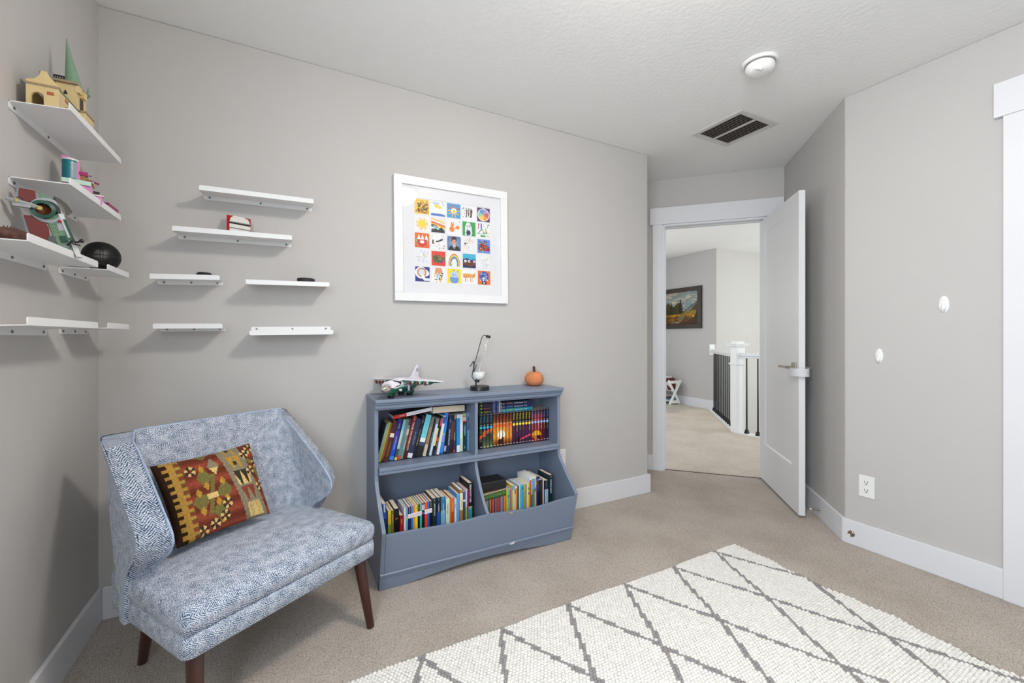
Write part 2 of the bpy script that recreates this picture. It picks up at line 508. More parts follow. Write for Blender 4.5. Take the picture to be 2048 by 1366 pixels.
m = MB(); m.box((0.01,0,-2.6),(2.8,0.1,HH), M=frame(HB, wd)); struct('wall_stairwell', m, WALL)
m = MB(); m.box((9.1,-1.5,-2.6),(9.2,2.2,HH)); struct('wall_stair_end', m, WALL)
m = MB(); m.box((5.4,-1.6,-2.6),(9.2,-1.5,HH)); struct('wall_stair_front', m, WALL)
m = MB(); m.box((5.4,-1.6,-2.7),(9.2,2.2,-2.6)); struct('floor_downstairs', m, CARPET2)
m = MB(); m.box((2.9,3.52,-0.05),(HA.x+0.1,3.62,HH)); struct('wall_hall_end', m, WALL)
m = MB(); m.box((5.405,0.96,-2.6),(5.445,0.97,-0.1)).box((5.36,-1.5,-2.6),(5.44,0.9,-0.1)); struct('wall_below_rail', m, WALL)

# landscape painting on the hall wall
MW = frame(HB + nh*s2*0.0, hd)
def hallpt(t, d, z): return HB + hd*t + nh*s2*d + Vector((0,0,z))
# outward frame: local x must run to the right seen from the room -> from HA toward HB
MP = frame(hallpt(1.19, 0.004, 1.262), -hd)
pt = thing('landscape_painting', 'framed mountain landscape painting with golden meadow and stream in dark frame', 'painting', M=MP)
PW, PH, FWD = 0.93, 0.675, 0.07
m = MB()
for a, b in (((0,0),(PW,FWD)),((0,PH-FWD),(PW,PH)),((0,FWD),(FWD,PH-FWD)),((PW-FWD,FWD),(PW,PH-FWD))):
    m.box((a[0],-0.035,a[1]),(b[0],0,b[1]))
obj('picture_frame', m, mat('dark_bronze_frame', (58,48,42), 0.5, var=0.3, vscale=25), pt, bevel=0.003)
def vnoise(W, Hh, fx, fy, seed):
    r = np.random.RandomState(seed); g = r.rand(fy+2, fx+2)
    x = np.linspace(0, fx, W, endpoint=False); y = np.linspace(0, fy, Hh, endpoint=False)
    xi = x.astype(int); yi = y.astype(int); tx = x-xi; ty = y-yi
    tx = tx*tx*(3-2*tx); ty = ty*ty*(3-2*ty)
    a = g[yi][:, xi]*(1-tx)+g[yi][:, xi+1]*tx
    b_ = g[yi+1][:, xi]*(1-tx)+g[yi+1][:, xi+1]*tx
    return a*(1-ty[:, None])+b_*ty[:, None]
def landscape(W=190, Hh=130):
    n1 = vnoise(W, Hh, 12, 9, 1); n2 = vnoise(W, Hh, 44, 34, 2); n3 = vnoise(W, Hh, 90, 64, 3); nh_ = vnoise(W, Hh, 8, 30, 4)
    y, x = np.mgrid[0:Hh, 0:W]; y = y/Hh; x = x/W
    a = np.zeros((Hh, W, 3))
    def put(mask, c, k=None):
        c = np.array(c, float); v = c[None, None, :]*(np.ones((Hh, W))[:, :, None] if k is None else k[:, :, None])
        a[mask] = v[mask]
    put(y >= 0, (150,162,158), 0.92+0.22*(nh_-.5)); m_ = (nh_ > .58) & (y < .36); put(m_, (186,172,152), 0.9+.2*n1)
    ridge = 0.43-0.17*np.clip(1-np.abs(x-0.67)*5.2, 0, 1)-0.05*np.clip(1-np.abs(x-0.77)*9, 0, 1)+0.035*(n2-.5)
    put(y > ridge, (122,136,140), 0.9+.25*n2); put((y > ridge+.015) & (x < .70) & (n2 > .48), (186,160,146), 0.85+.3*n3)
    hill = 0.30+0.34*np.clip((0.97-x)/0.42, 0, 1)**1.1+0.02*(n2-.5)
    put((y > hill) & (x > .50), (88,102,98), 0.85+.3*n2)
    wood = 0.40+0.42*np.clip((0.95-x)/0.42, 0, 1)+0.07*(n2-.5)
    put((y > wood) & (x > .60), (78,62,24), 0.55+.8*n3)
    meadow = 0.60-0.07*(x-.5)+0.02*(n2-.5)
    put(y > meadow, (150,122,40), 0.8+.35*n2); put((y > meadow+.02) & (n1 > .52), (122,112,38), 0.8+.3*n2)
    put(y > 0.68+.05*(n1-.5), (176,124,26), 0.55+.75*n2); put(y > 0.74+.08*(n1-.5)+.04*np.abs(x-.5), (104,70,18), 0.5+.7*n3)
    st_ = np.abs(x-(0.62-1.15*(y-.74)))
    put((y > .74) & (y < .97) & (st_ < .05+.42*(y-.74)), (116,114,92), 0.7+.5*n2)
    put((y > .80) & (n1 > .45) & (x < .56-.5*(y-.8)) & (y < .88+.05*n2), (140,92,22), 0.5+.8*n2)
    put((y > 0.96-0.42*np.clip(x-.56, 0, .5)+.05*(n2-.5)), (84,44,16), 0.45+.8*n3)
    def fir(cx, top, base, wd_, c, nz):
        t = (y-top)/(base-top); put((t > 0) & (t < 1) & (np.abs(x-cx) < wd_*(0.12+.88*t)*(0.55+0.75*np.abs(np.sin(t*17+nz*9)))*(0.7+.6*n3)), c, 0.6+.7*n3)
    put((x < .55) & (y > 0.40+.10*(n1-.5)+.06*np.sin(x*23)) & (y < .68), (86,70,22), 0.5+.8*n3)
    fir(.535, .22, .66, .085, (36,40,18), .3); fir(.40, .38, .68, .08, (62,54,18), .8); fir(.28, .33, .68, .09, (44,44,18), .5); fir(.14, .36, .7, .09, (56,50,18), .1)
    put((x > .97-.30*(y-.55)) & (y > .55) & (y < .84), (38,38,16), 0.6+.7*n3)
    put((np.abs(x-.735) < .012) & (np.abs(y-.535) < .012), (196,160,130)); put((np.abs(x-.80) < .014) & (np.abs(y-.525) < .012), (196,170,140))
    return np.clip(a, 8, 235)
m = canvas(landscape(), PW-2*FWD, PH-2*FWD)
obj('canvas', m, PRINT, pt, M=Matrix.Translation((FWD,-0.012,FWD)))

# railing
RAILW = mat('railing_white', (238,238,236), 0.4, var=0.01)
IRON = mat('black_iron', (18,18,20), 0.35, var=0.1)
NP = Vector((5.37, 0.925, 0))
RLDIR = (hallpt(0.06, 0, 0)-NP); RLDIR.z = 0; RLLEN = RLDIR.length; RLDIR.normalize()
rl = thing('stair_railing', 'white stair railing with square newel post and black iron balusters beyond doorway', 'railing', loc=NP)
m = MB(); Mn = Matrix.Rotation(R(-21.5), 4, 'Z')
s_ = 0.055
m.box((-s_,-s_,-0.12),(s_,s_,1.0), M=Mn).box((-s_+.004,-s_+.004,1.0),(s_-.004,s_-.004,1.072), M=Mn)
for z, e, h_ in ((0.795,0.012,0.022),(1.012,0.022,0.016),(1.030,0.030,0.016)):
    m.box((-s_-e,-s_-e,z),(s_+e,s_+e,z+h_), M=Mn)
obj('newel_post', m, RAILW, rl, bevel=0.004)
def railseg(d, ln):
    mb = MB(); M2 = frame((0,0,0), d)
    mb.box((0.04,-0.03,0.90),(ln,0.03,0.938), M=M2).box((0.04,-0.018,0.875),(ln,0.018,0.90), M=M2)
    return mb
obj('handrail', railseg(RLDIR, RLLEN-0.02), RAILW, rl, bevel=0.008)
RR = Vector((-0.03,-1,0)).normalized()
obj('handrail', railseg(RR, 1.5), RAILW, rl, bevel=0.008)
m = MB(); M2 = frame((0,0,0), RLDIR); m.box((0.03,-0.06,-0.02),(RLLEN,0.06,0.008), M=M2); obj('bottom_plate', m, RAILW, rl)
m = MB(); M2 = frame((0,0,0), RR); m.box((0.03,-0.06,-0.02),(1.5,0.06,0.008), M=M2); obj('bottom_plate', m, RAILW, rl)
m = MB(); M2 = frame((0,0,0), RLDIR); m.box((RLLEN-0.03,-0.055,0.845),(RLLEN-0.008,0.055,1.01), M=M2); obj('wall_rosette', m, RAILW, rl, bevel=0.004)
def baluster(p):
    mb = MB(); mb.box((p.x-.0065,p.y-.0065,0.008),(p.x+.0065,p.y+.0065,0.88))
    b = obj('baluster', mb, IRON, rl)
    mb = MB(); mb.box((p.x-.019,p.y-.019,0.008),(p.x+.019,p.y+.019,0.032)).box((p.x-.013,p.y-.013,0.032),(p.x+.013,p.y+.013,0.044)).box((p.x-.016,p.y-.016,0.044),(p.x+.016,p.y+.016,0.052))
    obj('baluster_shoe', mb, IRON, b)
n = 13
for i in range(n): baluster(RLDIR*(0.11+(RLLEN-0.20)*i/(n-1)))
for i in range(9): baluster(RR*(0.115+0.135*i))

# book rack and its books on the hall rug
rug2 = MB()
P_ = [at(1396.6,6.62), at(1329,6.24), at(1290,6.6), at(1300,7.55), at(1352,7.25)]
rug2.prism([(p.x,p.y) for p in P_], 0.003, 0.014)
tag(obj('area_rug', rug2, carpet('hall_rug_pile',(150,142,128),(226,220,208))), 'cream patterned rug under the white book rack in the hallway', 'rug')
RK = at(1350, 7.02)
MRK = frame(RK, hd*-1)      # x to the right along the wall, y away from the wall? (checked below)
axis_x = Vector((MRK[0][0],MRK[1][0],0)); axis_y = Vector((MRK[0][1],MRK[1][1],0))
rk = thing('book_rack', 'white wooden x-frame book rack holding picture books by the hall wall', 'book rack', loc=RK+Vector((0,0,0.0145)), rz=math.atan2(-RT.y*0-hd.y, -hd.x))
rkz = rk.rotation_euler.z
RKW = mat('rack_white', (236,236,234), 0.4, var=0.01)
# local: -x along the wall (left), y across; end panel at x = 0
def bar2(mb, y0, z0, y1, z1, wd_, x0, x1):
    d = Vector((0,y1-y0,z1-z0)).normalized(); nn = Vector((0,-d.z,d.y))*wd_/2
    P = [(y0+nn.y,z0+nn.z),(y1+nn.y,z1+nn.z),(y1-nn.y,z1-nn.z),(y0-nn.y,z0-nn.z)]
    vs = [(x,p[0],p[1]) for x in (x0,x1) for p in P]
    mb.add(vs, [(0,1,2,3),(7,6,5,4),(0,4,5,1),(1,5,6,2),(2,6,7,3),(3,7,4,0)])
for x in (0.0, -0.62):
    for k in (1, -1):
        mb = MB(); bar2(mb, -k*0.125, 0.004, k*0.125, 0.395, 0.045, x-0.012+0.012*k, x+0.012*k); obj('x_leg', mb, RKW, rk, bevel=0.004)
    mb = MB(); mb.box((x-0.016,-0.11,0.345),(x,0.11,0.39)); obj('cross_rail', mb, RKW, rk)
    mb = MB(); mb.box((x-0.016,-0.09,0.02),(x,0.09,0.05)); obj('cross_rail', mb, RKW, rk)
for k in (1, -1):
    mb = MB(); bar2(mb, k*0.02, 0.215, k*0.115, 0.36, 0.016, -0.62, -0.02); obj('trough_board', mb, RKW, rk)
mb = MB(); mb.box((-0.62,-0.09,0.05),(-0.02,0.09,0.062)); obj('lower_shelf', mb, RKW, rk)
hb = [((196,176,60),'yellow-green'),((40,86,130),'blue'),((24,24,28),'black'),((206,132,44),'orange'),((170,168,120),'olive'),((150,80,120),'plum'),((214,216,220),'white'),((90,44,26),'dark brown')]
for i, (c, nm) in enumerate(hb):
    mb = MB(); t_ = 0.02 if i != 7 else 0.03
    hgt = 0.24 if i < 7 else 0.20
    mb.box((0,-0.008,0),(t_,0.185,hgt), col=c)
    Mx = Matrix.Translation((-0.30+0.036*i, -0.085, 0.235)) @ Matrix.Rotation(R(-28), 4, 'Y')
    o = obj('book', mb, BOOKC); o.matrix_world = Matrix.Translation(rk.location) @ Matrix.Rotation(rkz, 4, 'Z') @ Mx
    tag(o, '%s book leaning in the hallway rack, %s from left' % (nm, ['first','second','third','fourth','fifth','sixth','seventh','eighth'][i]), 'book', 'books in the hallway rack')
for i, (c, nm) in enumerate([((120,150,180),'light blue'),((80,60,60),'brown'),((214,206,196),'cream')]):
    mb = MB(); mb.box((-0.36,-0.08+0.005*i,0),( -0.06-0.04*i,0.075,0.026), col=c)
    o = obj('book', mb, BOOKC); o.matrix_world = Matrix.Translation(rk.location) @ Matrix.Rotation(rkz, 4, 'Z') @ Matrix.Translation((0,0,0.0625+0.0265*i))
    tag(o, '%s book lying on the lower hallway rack shelf, %s of pile' % (nm, ['bottom','middle','top'][i]), 'book', 'books on the rack bottom')

# ------------------------------------------------------------------ door leaf
HG = Vector((3.978,-0.204,0)); TIP = Vector((3.461,-0.771,0))
dd_ = (TIP-HG).normalized(); DLEN = (TIP-HG).length
MD = frame((HG.x,HG.y,0.018), dd_)          # local x hinge -> free edge; z up
ny = Vector((MD[0][1],MD[1][1],0)); fs = 1 if (Vector(CAM)-HG).dot(ny) > 0 else -1   # which local y faces the camera
dr = MB(); TH = 0.035; DH = 2.012
def dy(a, b): return tuple(sorted((fs*a, fs*b)))
st, tr_, br_ = 0.116, 0.105, 0.28
for (x0,x1,z0,z1) in ((0,st,0,DH),(DLEN-st,DLEN,0,DH),(st,DLEN-st,0,br_),(st,DLEN-st,DH-tr_,DH)):
    a, b = dy(-TH, 0); dr.box((x0,a,z0),(x1,b,z1))
a, b = dy(-TH+0.008, -0.008); dr.box((st,a,br_),(DLEN-st,b,DH-tr_))
for face in (0, 1):                         # sloped sticking round the panel
    e = 0.012
    o0, i0 = (0, -0.0077) if face == 0 else (-TH, -TH+0.0077)
    X0,X1,Z0,Z1 = st,DLEN-st,br_,DH-tr_
    outer = [(X0,Z0),(X1,Z0),(X1,Z1),(X0,Z1)]; inner = [(X0+e,Z0+e),(X1-e,Z0+e),(X1-e,Z1-e),(X0+e,Z1-e)]
    vs = [(p[0],fs*o0,p[1]) for p in outer]+[(p[0],fs*i0,p[1]) for p in inner]
    dr.add(vs, [(k,(k+1)%4,4+(k+1)%4,4+k) for k in range(4)])
door = obj('door_1', dr, DOORM, M=MD); door['kind'] = 'structure'; door['label'] = 'open white one-panel bedroom door'
door.matrix_world = MD
HZ = 0.912
for sd in (1, -1):
    y0 = 0 if sd == 1 else -TH
    def Y(d): return fs*(y0+sd*d)
    lv = MB(); a, b = sorted((Y(0), Y(0.008))); lv.box((DLEN-0.10,a,HZ-0.032),(DLEN-0.036,b,HZ+0.032))
    hd_ = obj('door_handle', lv, NICKEL, door, bevel=0.002); 
    lv = MB(); lv.tube([(DLEN-0.068,Y(0.006),HZ),(DLEN-0.068,Y(0.05),HZ)], 0.009, 10)
    a, b = sorted((Y(0.044), Y(0.056))); lv.box((DLEN-0.185,a,HZ-0.007),(DLEN-0.058,b,HZ+0.007))
    obj('lever', lv, NICKEL, hd_, smooth=40)
# white foam band looped between the two levers over the door edge
bd = MB(); pts = []
for k in range(13):
    t = math.pi*k/12
    pts.append((DLEN-0.075+0.105*math.sin(t)**0.6, fs*(-TH/2+0.050*math.cos(t))))
inner = [(p[0]-0.004 if 0 < i < 12 else p[0], p[1]*1.0-(p[1]-fs*-TH/2)*0.07) for i, p in enumerate(pts)]
vs = []
for p, q in zip(pts, inner):
    vs += [(p[0],p[1],HZ-0.052),(p[0],p[1],HZ-0.002),(q[0],q[1],HZ-0.002),(q[0],q[1],HZ-0.052)]
fcs = []
for i in range(12):
    for k in range(4): fcs.append((i*4+k, i*4+(k+1)%4, i*4+4+(k+1)%4, i*4+4+k))
fcs += [(3,2,1,0),(48,49,50,51)]
bd.add(vs, fcs)
o = obj('finger_guard', bd, mat('white_foam',(214,215,218),0.9,var=0.02,bump=0.2,bscale=200), smooth=50); o.matrix_world = MD
tag(o, 'white foam pinch guard looped around the door edge between the two lever handles', 'door guard')

# spring door stop, round plate, hooks, outlets
ds = thing('door_stop', 'slim metal door stop sticking out of the baseboard behind the open door', 'door stop', M=frame((3.574+0.0105,-0.851-0.0105,0.058), Vector((-0.72,0.69,0))))
m = MB(); m.lathe([(0.0,0.0),(0.017,0.0),(0.017,0.004),(0.011,0.012),(0.006,0.03),(0.0045,0.07),(0.0045,0.078),(0,0.078)], 20, M=Matrix.Rotation(R(90),4,'Y'))
obj('stop_rod', m, NICKEL, ds, smooth=40)
m = MB(); m.lathe([(0,0.078),(0.006,0.078),(0.006,0.086),(0,0.087)], 16, M=Matrix.Rotation(R(90),4,'Y')); obj('rubber_tip', m, WHITEP, ds)
m = MB(); Mx = frame((XR-BT,-1.094,0.058), (-1,0,0)) @ Matrix.Rotation(R(90),4,'Y')
m.lathe([(0,0.006),(0.004,0.006),(0.005,0.002),(0.009,0.002),(0.013,0.005),(0.016,0.003),(0.017,0)], 24, M=Mx)
tag(obj('stop_base', m, NICKEL, smooth=50), 'small round metal stop base screwed to the right baseboard near the wall corner', 'metal base')

for (y, z, big, lb) in ((-1.458,1.274,1.0,'white oval adhesive wall hook higher up near the closet casing'),(-1.211,1.025,0.92,'white oval adhesive wall hook lower down above the outlet')):
    t = thing('wall_hook', lb, 'hook', M=frame((XR,y,z), (0,-1,0)), group='adhesive hooks on the right wall')
    sy = -1 
    m = MB(); prof = [(0.0,0.006),(0.6,0.0058),(0.86,0.005),(0.97,0.003),(1.0,0.0)]
    k = 32; vs = []
    # room side of this frame is local -y
    for r_, d in prof:
        for i in range(k):
            a = 2*math.pi*i/k; vs.append((0.019*big*r_*math.cos(a), -d, 0.041*big*r_*math.sin(a)))
    m.add(vs, [(j*k+i,j*k+(i+1)%k,(j+1)*k+(i+1)%k,(j+1)*k+i) for j in range(len(prof)-1) for i in range(k)])
    obj('hook_base', m, WHITEP, t, smooth=60)
    m = MB(); m.tube([(0,-0.004,0.006),(0,-0.005,-0.004),(0,-0.006,-0.014),(0,-0.009,-0.023),(0,-0.013,-0.026),(0,-0.017,-0.023),(0,-0.018,-0.016)], [0.005,0.007,0.0085,0.0085,0.0075,0.006,0.004], 14)
    obj('hook_arm', m, WHITEP, t, smooth=60)

def outlet(lb, M):
    t = thing('wall_outlet', lb, 'outlet', M=M)
    m = MB(); m.box((-0.035,-0.006,-0.0575),(0.035,0,0.0575)); obj('cover_plate', m, WHITEP, t, bevel=0.003)
    for z in (0.021, -0.021):
        m = MB(); m.lathe([(0.0165,0.0),(0.0165,0.008),(0,0.008)], 24, M=Matrix.Translation((0,0,z)) @ Matrix.Rotation(R(90),4,'X') @ Matrix.Diagonal((1,0.82,1,1)))
        r_ = obj('receptacle', m, WHITEP, t)
        m = MB(); m.box((-0.008,-0.0086,z-0.001),(-0.0055,-0.0078,z+0.008)).box((0.0055,-0.0086,z-0.001),(0.008,-0.0078,z+0.008)).box((-0.0025,-0.0086,z-0.0105),(0.0025,-0.0078,z-0.005))
        obj('slots', m, BLACK, r_)
outlet('white duplex outlet low on the right wall below the hooks', frame((XR,-1.158,0.330), (0,-1,0)))
outlet('white outlet plate partly hidden behind the right side of the bookcase', frame((2.214,0,0.345), (1,0,0)))
# ------------------------------------------------------------------ ceiling fixtures
sd_ = thing('smoke_detector', 'round white smoke detector on the ceiling', 'smoke detector', loc=(2.665,-1.02,H))
m = MB(); m.lathe([(0,0),(0.078,0),(0.078,-0.006),(0.072,-0.012),(0.066,-0.012)], 40); obj('mounting_ring', m, WHITEP, sd_, smooth=40)
m = MB(); m.lathe([(0.058,-0.010),(0.064,-0.018),(0.064,-0.030),(0.058,-0.044),(0.046,-0.053),(0.03,-0.057),(0,-0.058)], 40); obj('cover', m, WHITEP, sd_, smooth=50)
m = MB(); m.lathe([(0.0655,-0.0125),(0.0655,-0.017),(0.060,-0.017)], 40); obj('sensor_slot', m, mat('slot_grey',(120,118,116),0.6), sd_)
m = MB(); m.lathe([(0.017,0.006),(0.021,0.002),(0.021,-0.004)], 20, M=Matrix.Translation((-0.034,-0.012,-0.049)) @ Matrix.Rotation(R(200),4,'X')); obj('test_button', m, WHITEP, sd_, smooth=40)

cv = thing('ceiling_vent', 'square white ceiling return vent with two banks of louvers', 'vent', loc=(3.165,-0.54,H))
fr_, inn = 0.178, 0.142
m = MB()
for a, b in (((-fr_,-fr_),(fr_,-inn)),((-fr_,inn),(fr_,fr_)),((-fr_,-inn),(-inn,inn)),((inn,-inn),(fr_,inn))):
    m.box((a[0],a[1],-0.006),(b[0],b[1],0))
obj('vent_frame', m, mat('vent_white',(214,212,208),0.45), cv, bevel=0.003)
m = MB(); m.box((-0.008,-inn,-0.006),(0.008,inn,-0.001)); obj('divider_bar', m, MATS['vent_white'], cv)
for x0, x1 in ((-inn,-0.008),(0.008,inn)):
    m = MB()
    for k in range(21):
        y = -inn+0.0068+k*(2*inn)/21
        vs = [(x0,y-0.0048,-0.0058),(x1,y-0.0048,-0.0058),(x1,y+0.0032,-0.0022),(x0,y+0.0032,-0.0022),(x0,y-0.0048,-0.0050),(x1,y-0.0048,-0.0050),(x1,y+0.0032,-0.0014),(x0,y+0.0032,-0.0014)]
        m.add(vs, [(0,1,2,3),(7,6,5,4),(0,4,5,1),(2,6,7,3)])
    obj('louvers', m, mat('louver_brown',(150,140,130),0.5), cv)
m = MB(); m.box((-inn,-inn,-0.0006),(inn,inn,-0.0001)); obj('duct_shade', m, mat('shade_black',(30,26,24),0.9), cv)  # thin near-black sheet, painted shade in place of the open duct

lamp = thing('ceiling_light', 'white glass dome ceiling light seen only as a reflection in the picture glass', 'ceiling light', loc=(1.56,-1.62,H))
m = MB(); m.lathe([(0,0),(0.165,0),(0.165,-0.022),(0.155,-0.026)], 40); obj('lamp_base', m, WHITEP, lamp, smooth=40)
LAMPM = bpy.data.materials.new('lit_dome'); LAMPM.use_nodes = True
b = LAMPM.node_tree.nodes['Principled BSDF']
b.inputs['Emission Color'].default_value = (1.0, 0.93, 0.85, 1); b.inputs['Emission Strength'].default_value = 60.0
m = MB(); m.lathe([(0.158,-0.024),(0.155,-0.05),(0.138,-0.085),(0.105,-0.112),(0.06,-0.128),(0,-0.134)], 40); obj('glass_dome', m, LAMPM, lamp, smooth=60)
m = MB(); m.lathe([(0,-0.134),(0.01,-0.136),(0.008,-0.148),(0,-0.15)], 16); obj('finial', m, NICKEL, lamp)

# ------------------------------------------------------------------ framed children's art print
pic = thing('framed_art_print', 'white framed print of twenty-five small children\'s drawings in a grid on the wall', 'framed picture', M=Matrix.Translation((1.159,-0.0015,1.3125)) @ Matrix.Rotation(R(-0.58),4,'Y'))
PWD, PHT, FWI = 0.663, 0.660, 0.044
m = MB()
for a, b_ in (((0,0),(PWD,FWI)),((0,PHT-FWI),(PWD,PHT)),((0,FWI),(FWI,PHT-FWI)),((PWD-FWI,FWI),(PWD,PHT-FWI))):
    m.box((a[0],-0.024,a[1]),(b_[0],0,b_[1]))
obj('picture_frame', m, mat('frame_white',(232,232,232),0.4,var=0.01), pic, bevel=0.0015)
m = MB(); m.box((FWI,-0.009,FWI),(PWD-FWI,-0.001,PHT-FWI)); obj('backing_sheet', m, mat('print_paper',(232,232,235),0.8,var=0.01), pic)
E0 = 0.062; m = MB(); MI = FWI+E0
for a, b_ in (((FWI,FWI),(PWD-FWI,MI)),((FWI,PHT-MI),(PWD-FWI,PHT-FWI)),((FWI,MI),(MI,PHT-MI)),((PWD-MI,MI),(PWD-FWI,PHT-MI))):
    m.box((a[0],-0.0115,a[1]),(b_[0],-0.009,b_[1]))
obj('mat_board', m, mat('mat_board',(230,230,233),0.85,var=0.01), pic)
T = 30
yy, xx = np.mgrid[0:T, 0:T]; X = (xx+.5)/T; Y = (yy+.5)/T
def tile(bg): return np.tile(np.array(bg, float), (T, T, 1))
def circ(a, cx, cy, r, c, r0=0, sx=1.0): d = np.hypot((X-cx)/sx, Y-cy); a[(d < r) & (d >= r0)] = c
def line(a, x0, y0, x1, y1, wd_, c):
    dx, dy_ = x1-x0, y1-y0; l2 = dx*dx+dy_*dy_+1e-9
    t = np.clip(((X-x0)*dx+(Y-y0)*dy_)/l2, 0, 1)
    a[np.hypot(X-x0-t*dx, Y-y0-t*dy_) < wd_] = c
def poly(a, pts, c):
    ins = np.zeros((T, T), bool); n_ = len(pts)
    for i in range(n_):
        (x0, y0), (x1, y1) = pts[i], pts[(i+1) % n_]
        if y0 == y1: continue
        cond = ((Y < y0) != (Y < y1)) & (X < (x1-x0)*(Y-y0)/(y1-y0)+x0)
        ins ^= cond
    a[ins] = c
tr = np.random.RandomState(5)
def scrib(a, n_, cols, box=(0.1,0.1,0.9,0.9), wd_=0.02, ln=0.15):
    for _ in range(n_):
        x = tr.uniform(box[0], box[2]); y = tr.uniform(box[1], box[3]); t = tr.uniform(0, 6.3)
        line(a, x, y, x+ln*math.cos(t), y+ln*math.sin(t), wd_, cols[tr.randint(len(cols))])
def dots(a, n_, cols, r=0.04, box=(0.05,0.05,0.95,0.95)):
    for _ in range(n_): circ(a, tr.uniform(box[0],box[2]), tr.uniform(box[1],box[3]), r*tr.uniform(.6,1.3), cols[tr.randint(len(cols))])
WH = (238,238,240); OR = (214,108,40); NV = (30,36,130); BK = (28,28,32)
tiles = []
a = tile((238,190,50)); scrib(a, 20, [(150,110,40),(200,150,40)], wd_=.03); dots(a, 26, [(70,50,30),(110,80,40)], .06, (.2,.25,.95,.8)); line(a,.1,.8,.8,.92,.03,(110,60,20)); tiles.append(a)
a = tile(WH); scrib(a, 22, [(150,180,220)], (0,.0,1,.3), .015); poly(a, [(0,.85),(.6,.82),(1,.88),(1,1),(0,1)], (70,120,190)); circ(a,.4,.33,.13,(240,210,60)); circ(a,.62,.4,.1,(240,210,60)); circ(a,.28,.3,.05,(230,180,50)); tiles.append(a)
a = tile((70,150,210)); 
for k in range(10):
    t = k*.63; line(a, .5+.16*math.cos(t), .5+.16*math.sin(t), .5+.42*math.cos(t), .5+.42*math.sin(t), .035, (240,190,50) if k < 6 else (214,90,50))
circ(a,.5,.5,.2,WH); circ(a,.52,.55,.13,(240,200,60)); tiles.append(a)
a = tile(WH); 
for x in (.35,.5,.65,.72): line(a, x, .2, x-.05, .8, .025, BK); line(a, x+.03, .3, x, .7, .02, (150,90,60))
scrib(a, 14, [(120,120,130),(60,60,60)], (.05,.1,.3,.9), .012); tiles.append(a)
a = tile((66,34,92)); circ(a,.5,.5,.46,WH)
for k, c in enumerate([(214,90,90),(235,150,60),(240,200,110),(150,200,160),(90,150,200),(170,150,210)]):
    t = k*1.047-.5; poly(a, [(.5,.5),(.5+.4*math.cos(t),.5+.4*math.sin(t)),(.5+.44*math.cos(t+.5),.5+.44*math.sin(t+.5)),(.5+.4*math.cos(t+1.047),.5+.4*math.sin(t+1.047))], c)
tiles.append(a)
a = tile(WH)
for k in range(22): 
    t = k*.29; line(a,.5,.52,.5+.42*math.cos(t),.52+.42*math.sin(t),.022,(244,206,40) if k%3 else (226,130,60))
circ(a,.5,.52,.26,(246,214,40)); tiles.append(a)
a = tile((236,226,214))
for k, c in enumerate([(250,200,90),(240,240,240),(230,80,50),(244,170,60),(240,220,110),(110,190,200),(240,240,240)]): poly(a, [(0,.02+.1*k),(1,.28+.1*k),(1,.40+.1*k),(0,.13+.1*k)], c)
poly(a, [(0,.9),(.3,.72),(.5,.82),(.72,.6),(.95,.85),(1,1),(0,1)], BK); scrib(a, 8, [(40,90,120),BK], (0,.45,.4,.8), .03); tiles.append(a)
a = tile(WH); circ(a,.35,.65,.2,(234,128,40),0,.9); circ(a,.38,.38,.11,(234,128,40)); circ(a,.78,.5,.14,(234,140,50)); line(a,.5,.6,.75,.5,.04,(234,128,40)); line(a,.33,.3,.35,.15,.03,(220,110,40)); line(a,.45,.3,.46,.2,.03,(220,110,40)); dots(a,14,[(170,210,200),(230,180,180)],.03,(.1,.02,.95,.25)); tiles.append(a)
a = tile((46,160,78)); poly(a, [(.18,.98),(.22,.3),(.35,.04),(.55,.06),(.68,.35),(.76,.98)], WH); dots(a,22,[(60,80,170),(210,80,80),(90,140,200)],.03,(.3,.12,.62,.62)); circ(a,.45,.78,.17,(24,24,70)); dots(a,8,[(30,40,110)],.05,(.25,.75,.75,.97)); tiles.append(a)
a = tile(WH); line(a,.1,.05,.1,.4,.05,(210,60,50)); line(a,.32,.05,.32,.35,.05,(60,90,190)); line(a,.05,.75,.35,.4,.03,(50,150,70)); line(a,.35,.4,.6,.75,.03,(50,150,70)); line(a,.05,.75,.6,.75,.03,(50,150,70)); dots(a,16,[(234,150,50),(60,160,80)],.045,(.45,.05,.95,.7)); line(a,.3,.9,.6,.9,.06,(60,160,80)); circ(a,.85,.88,.06,(230,120,50)); tiles.append(a)
a = tile((222,104,34)); poly(a, [(.04,.45),(.2,.8),(.5,.92),(.85,.75),(.96,.4),(.5,.42)], (120,190,160)); circ(a,.5,.6,.3,(206,52,40),0,1.1); circ(a,.5,.6,.1,WH,0,1.6)
for x in (.28,.52,.8): poly(a, [(x-.13,.42),(x,.1),(x+.13,.46)], WH)
tiles.append(a)
a = tile(WH); dots(a,22,[(240,190,60),(90,120,190),(214,90,60)],.035); line(a,.35,.5,.75,.35,.05,BK); line(a,.1,.4,.12,.6,.05,BK); line(a,.7,.3,.82,.28,.03,BK); line(a,.3,.9,.75,.9,.012,BK); tiles.append(a)
a = tile((120,150,190)); circ(a,.5,.5,.6,(90,120,165),.42); poly(a, [(.05,1),(.2,.72),(.4,.62),(.62,.62),(.85,.74),(.98,1)], (24,24,30)); poly(a, [(.38,.62),(.5,.98),(.64,.62)], WH); line(a,.51,.7,.5,.98,.03,(24,22,34)); circ(a,.5,.36,.24,(206,150,124),0,.82); circ(a,.5,.24,.24,(70,42,28),0,.86); circ(a,.5,.42,.2,(210,156,130),0,.85); circ(a,.41,.38,.025,BK); circ(a,.6,.38,.025,BK); line(a,.44,.53,.57,.53,.02,(240,230,224)); tiles.append(a)
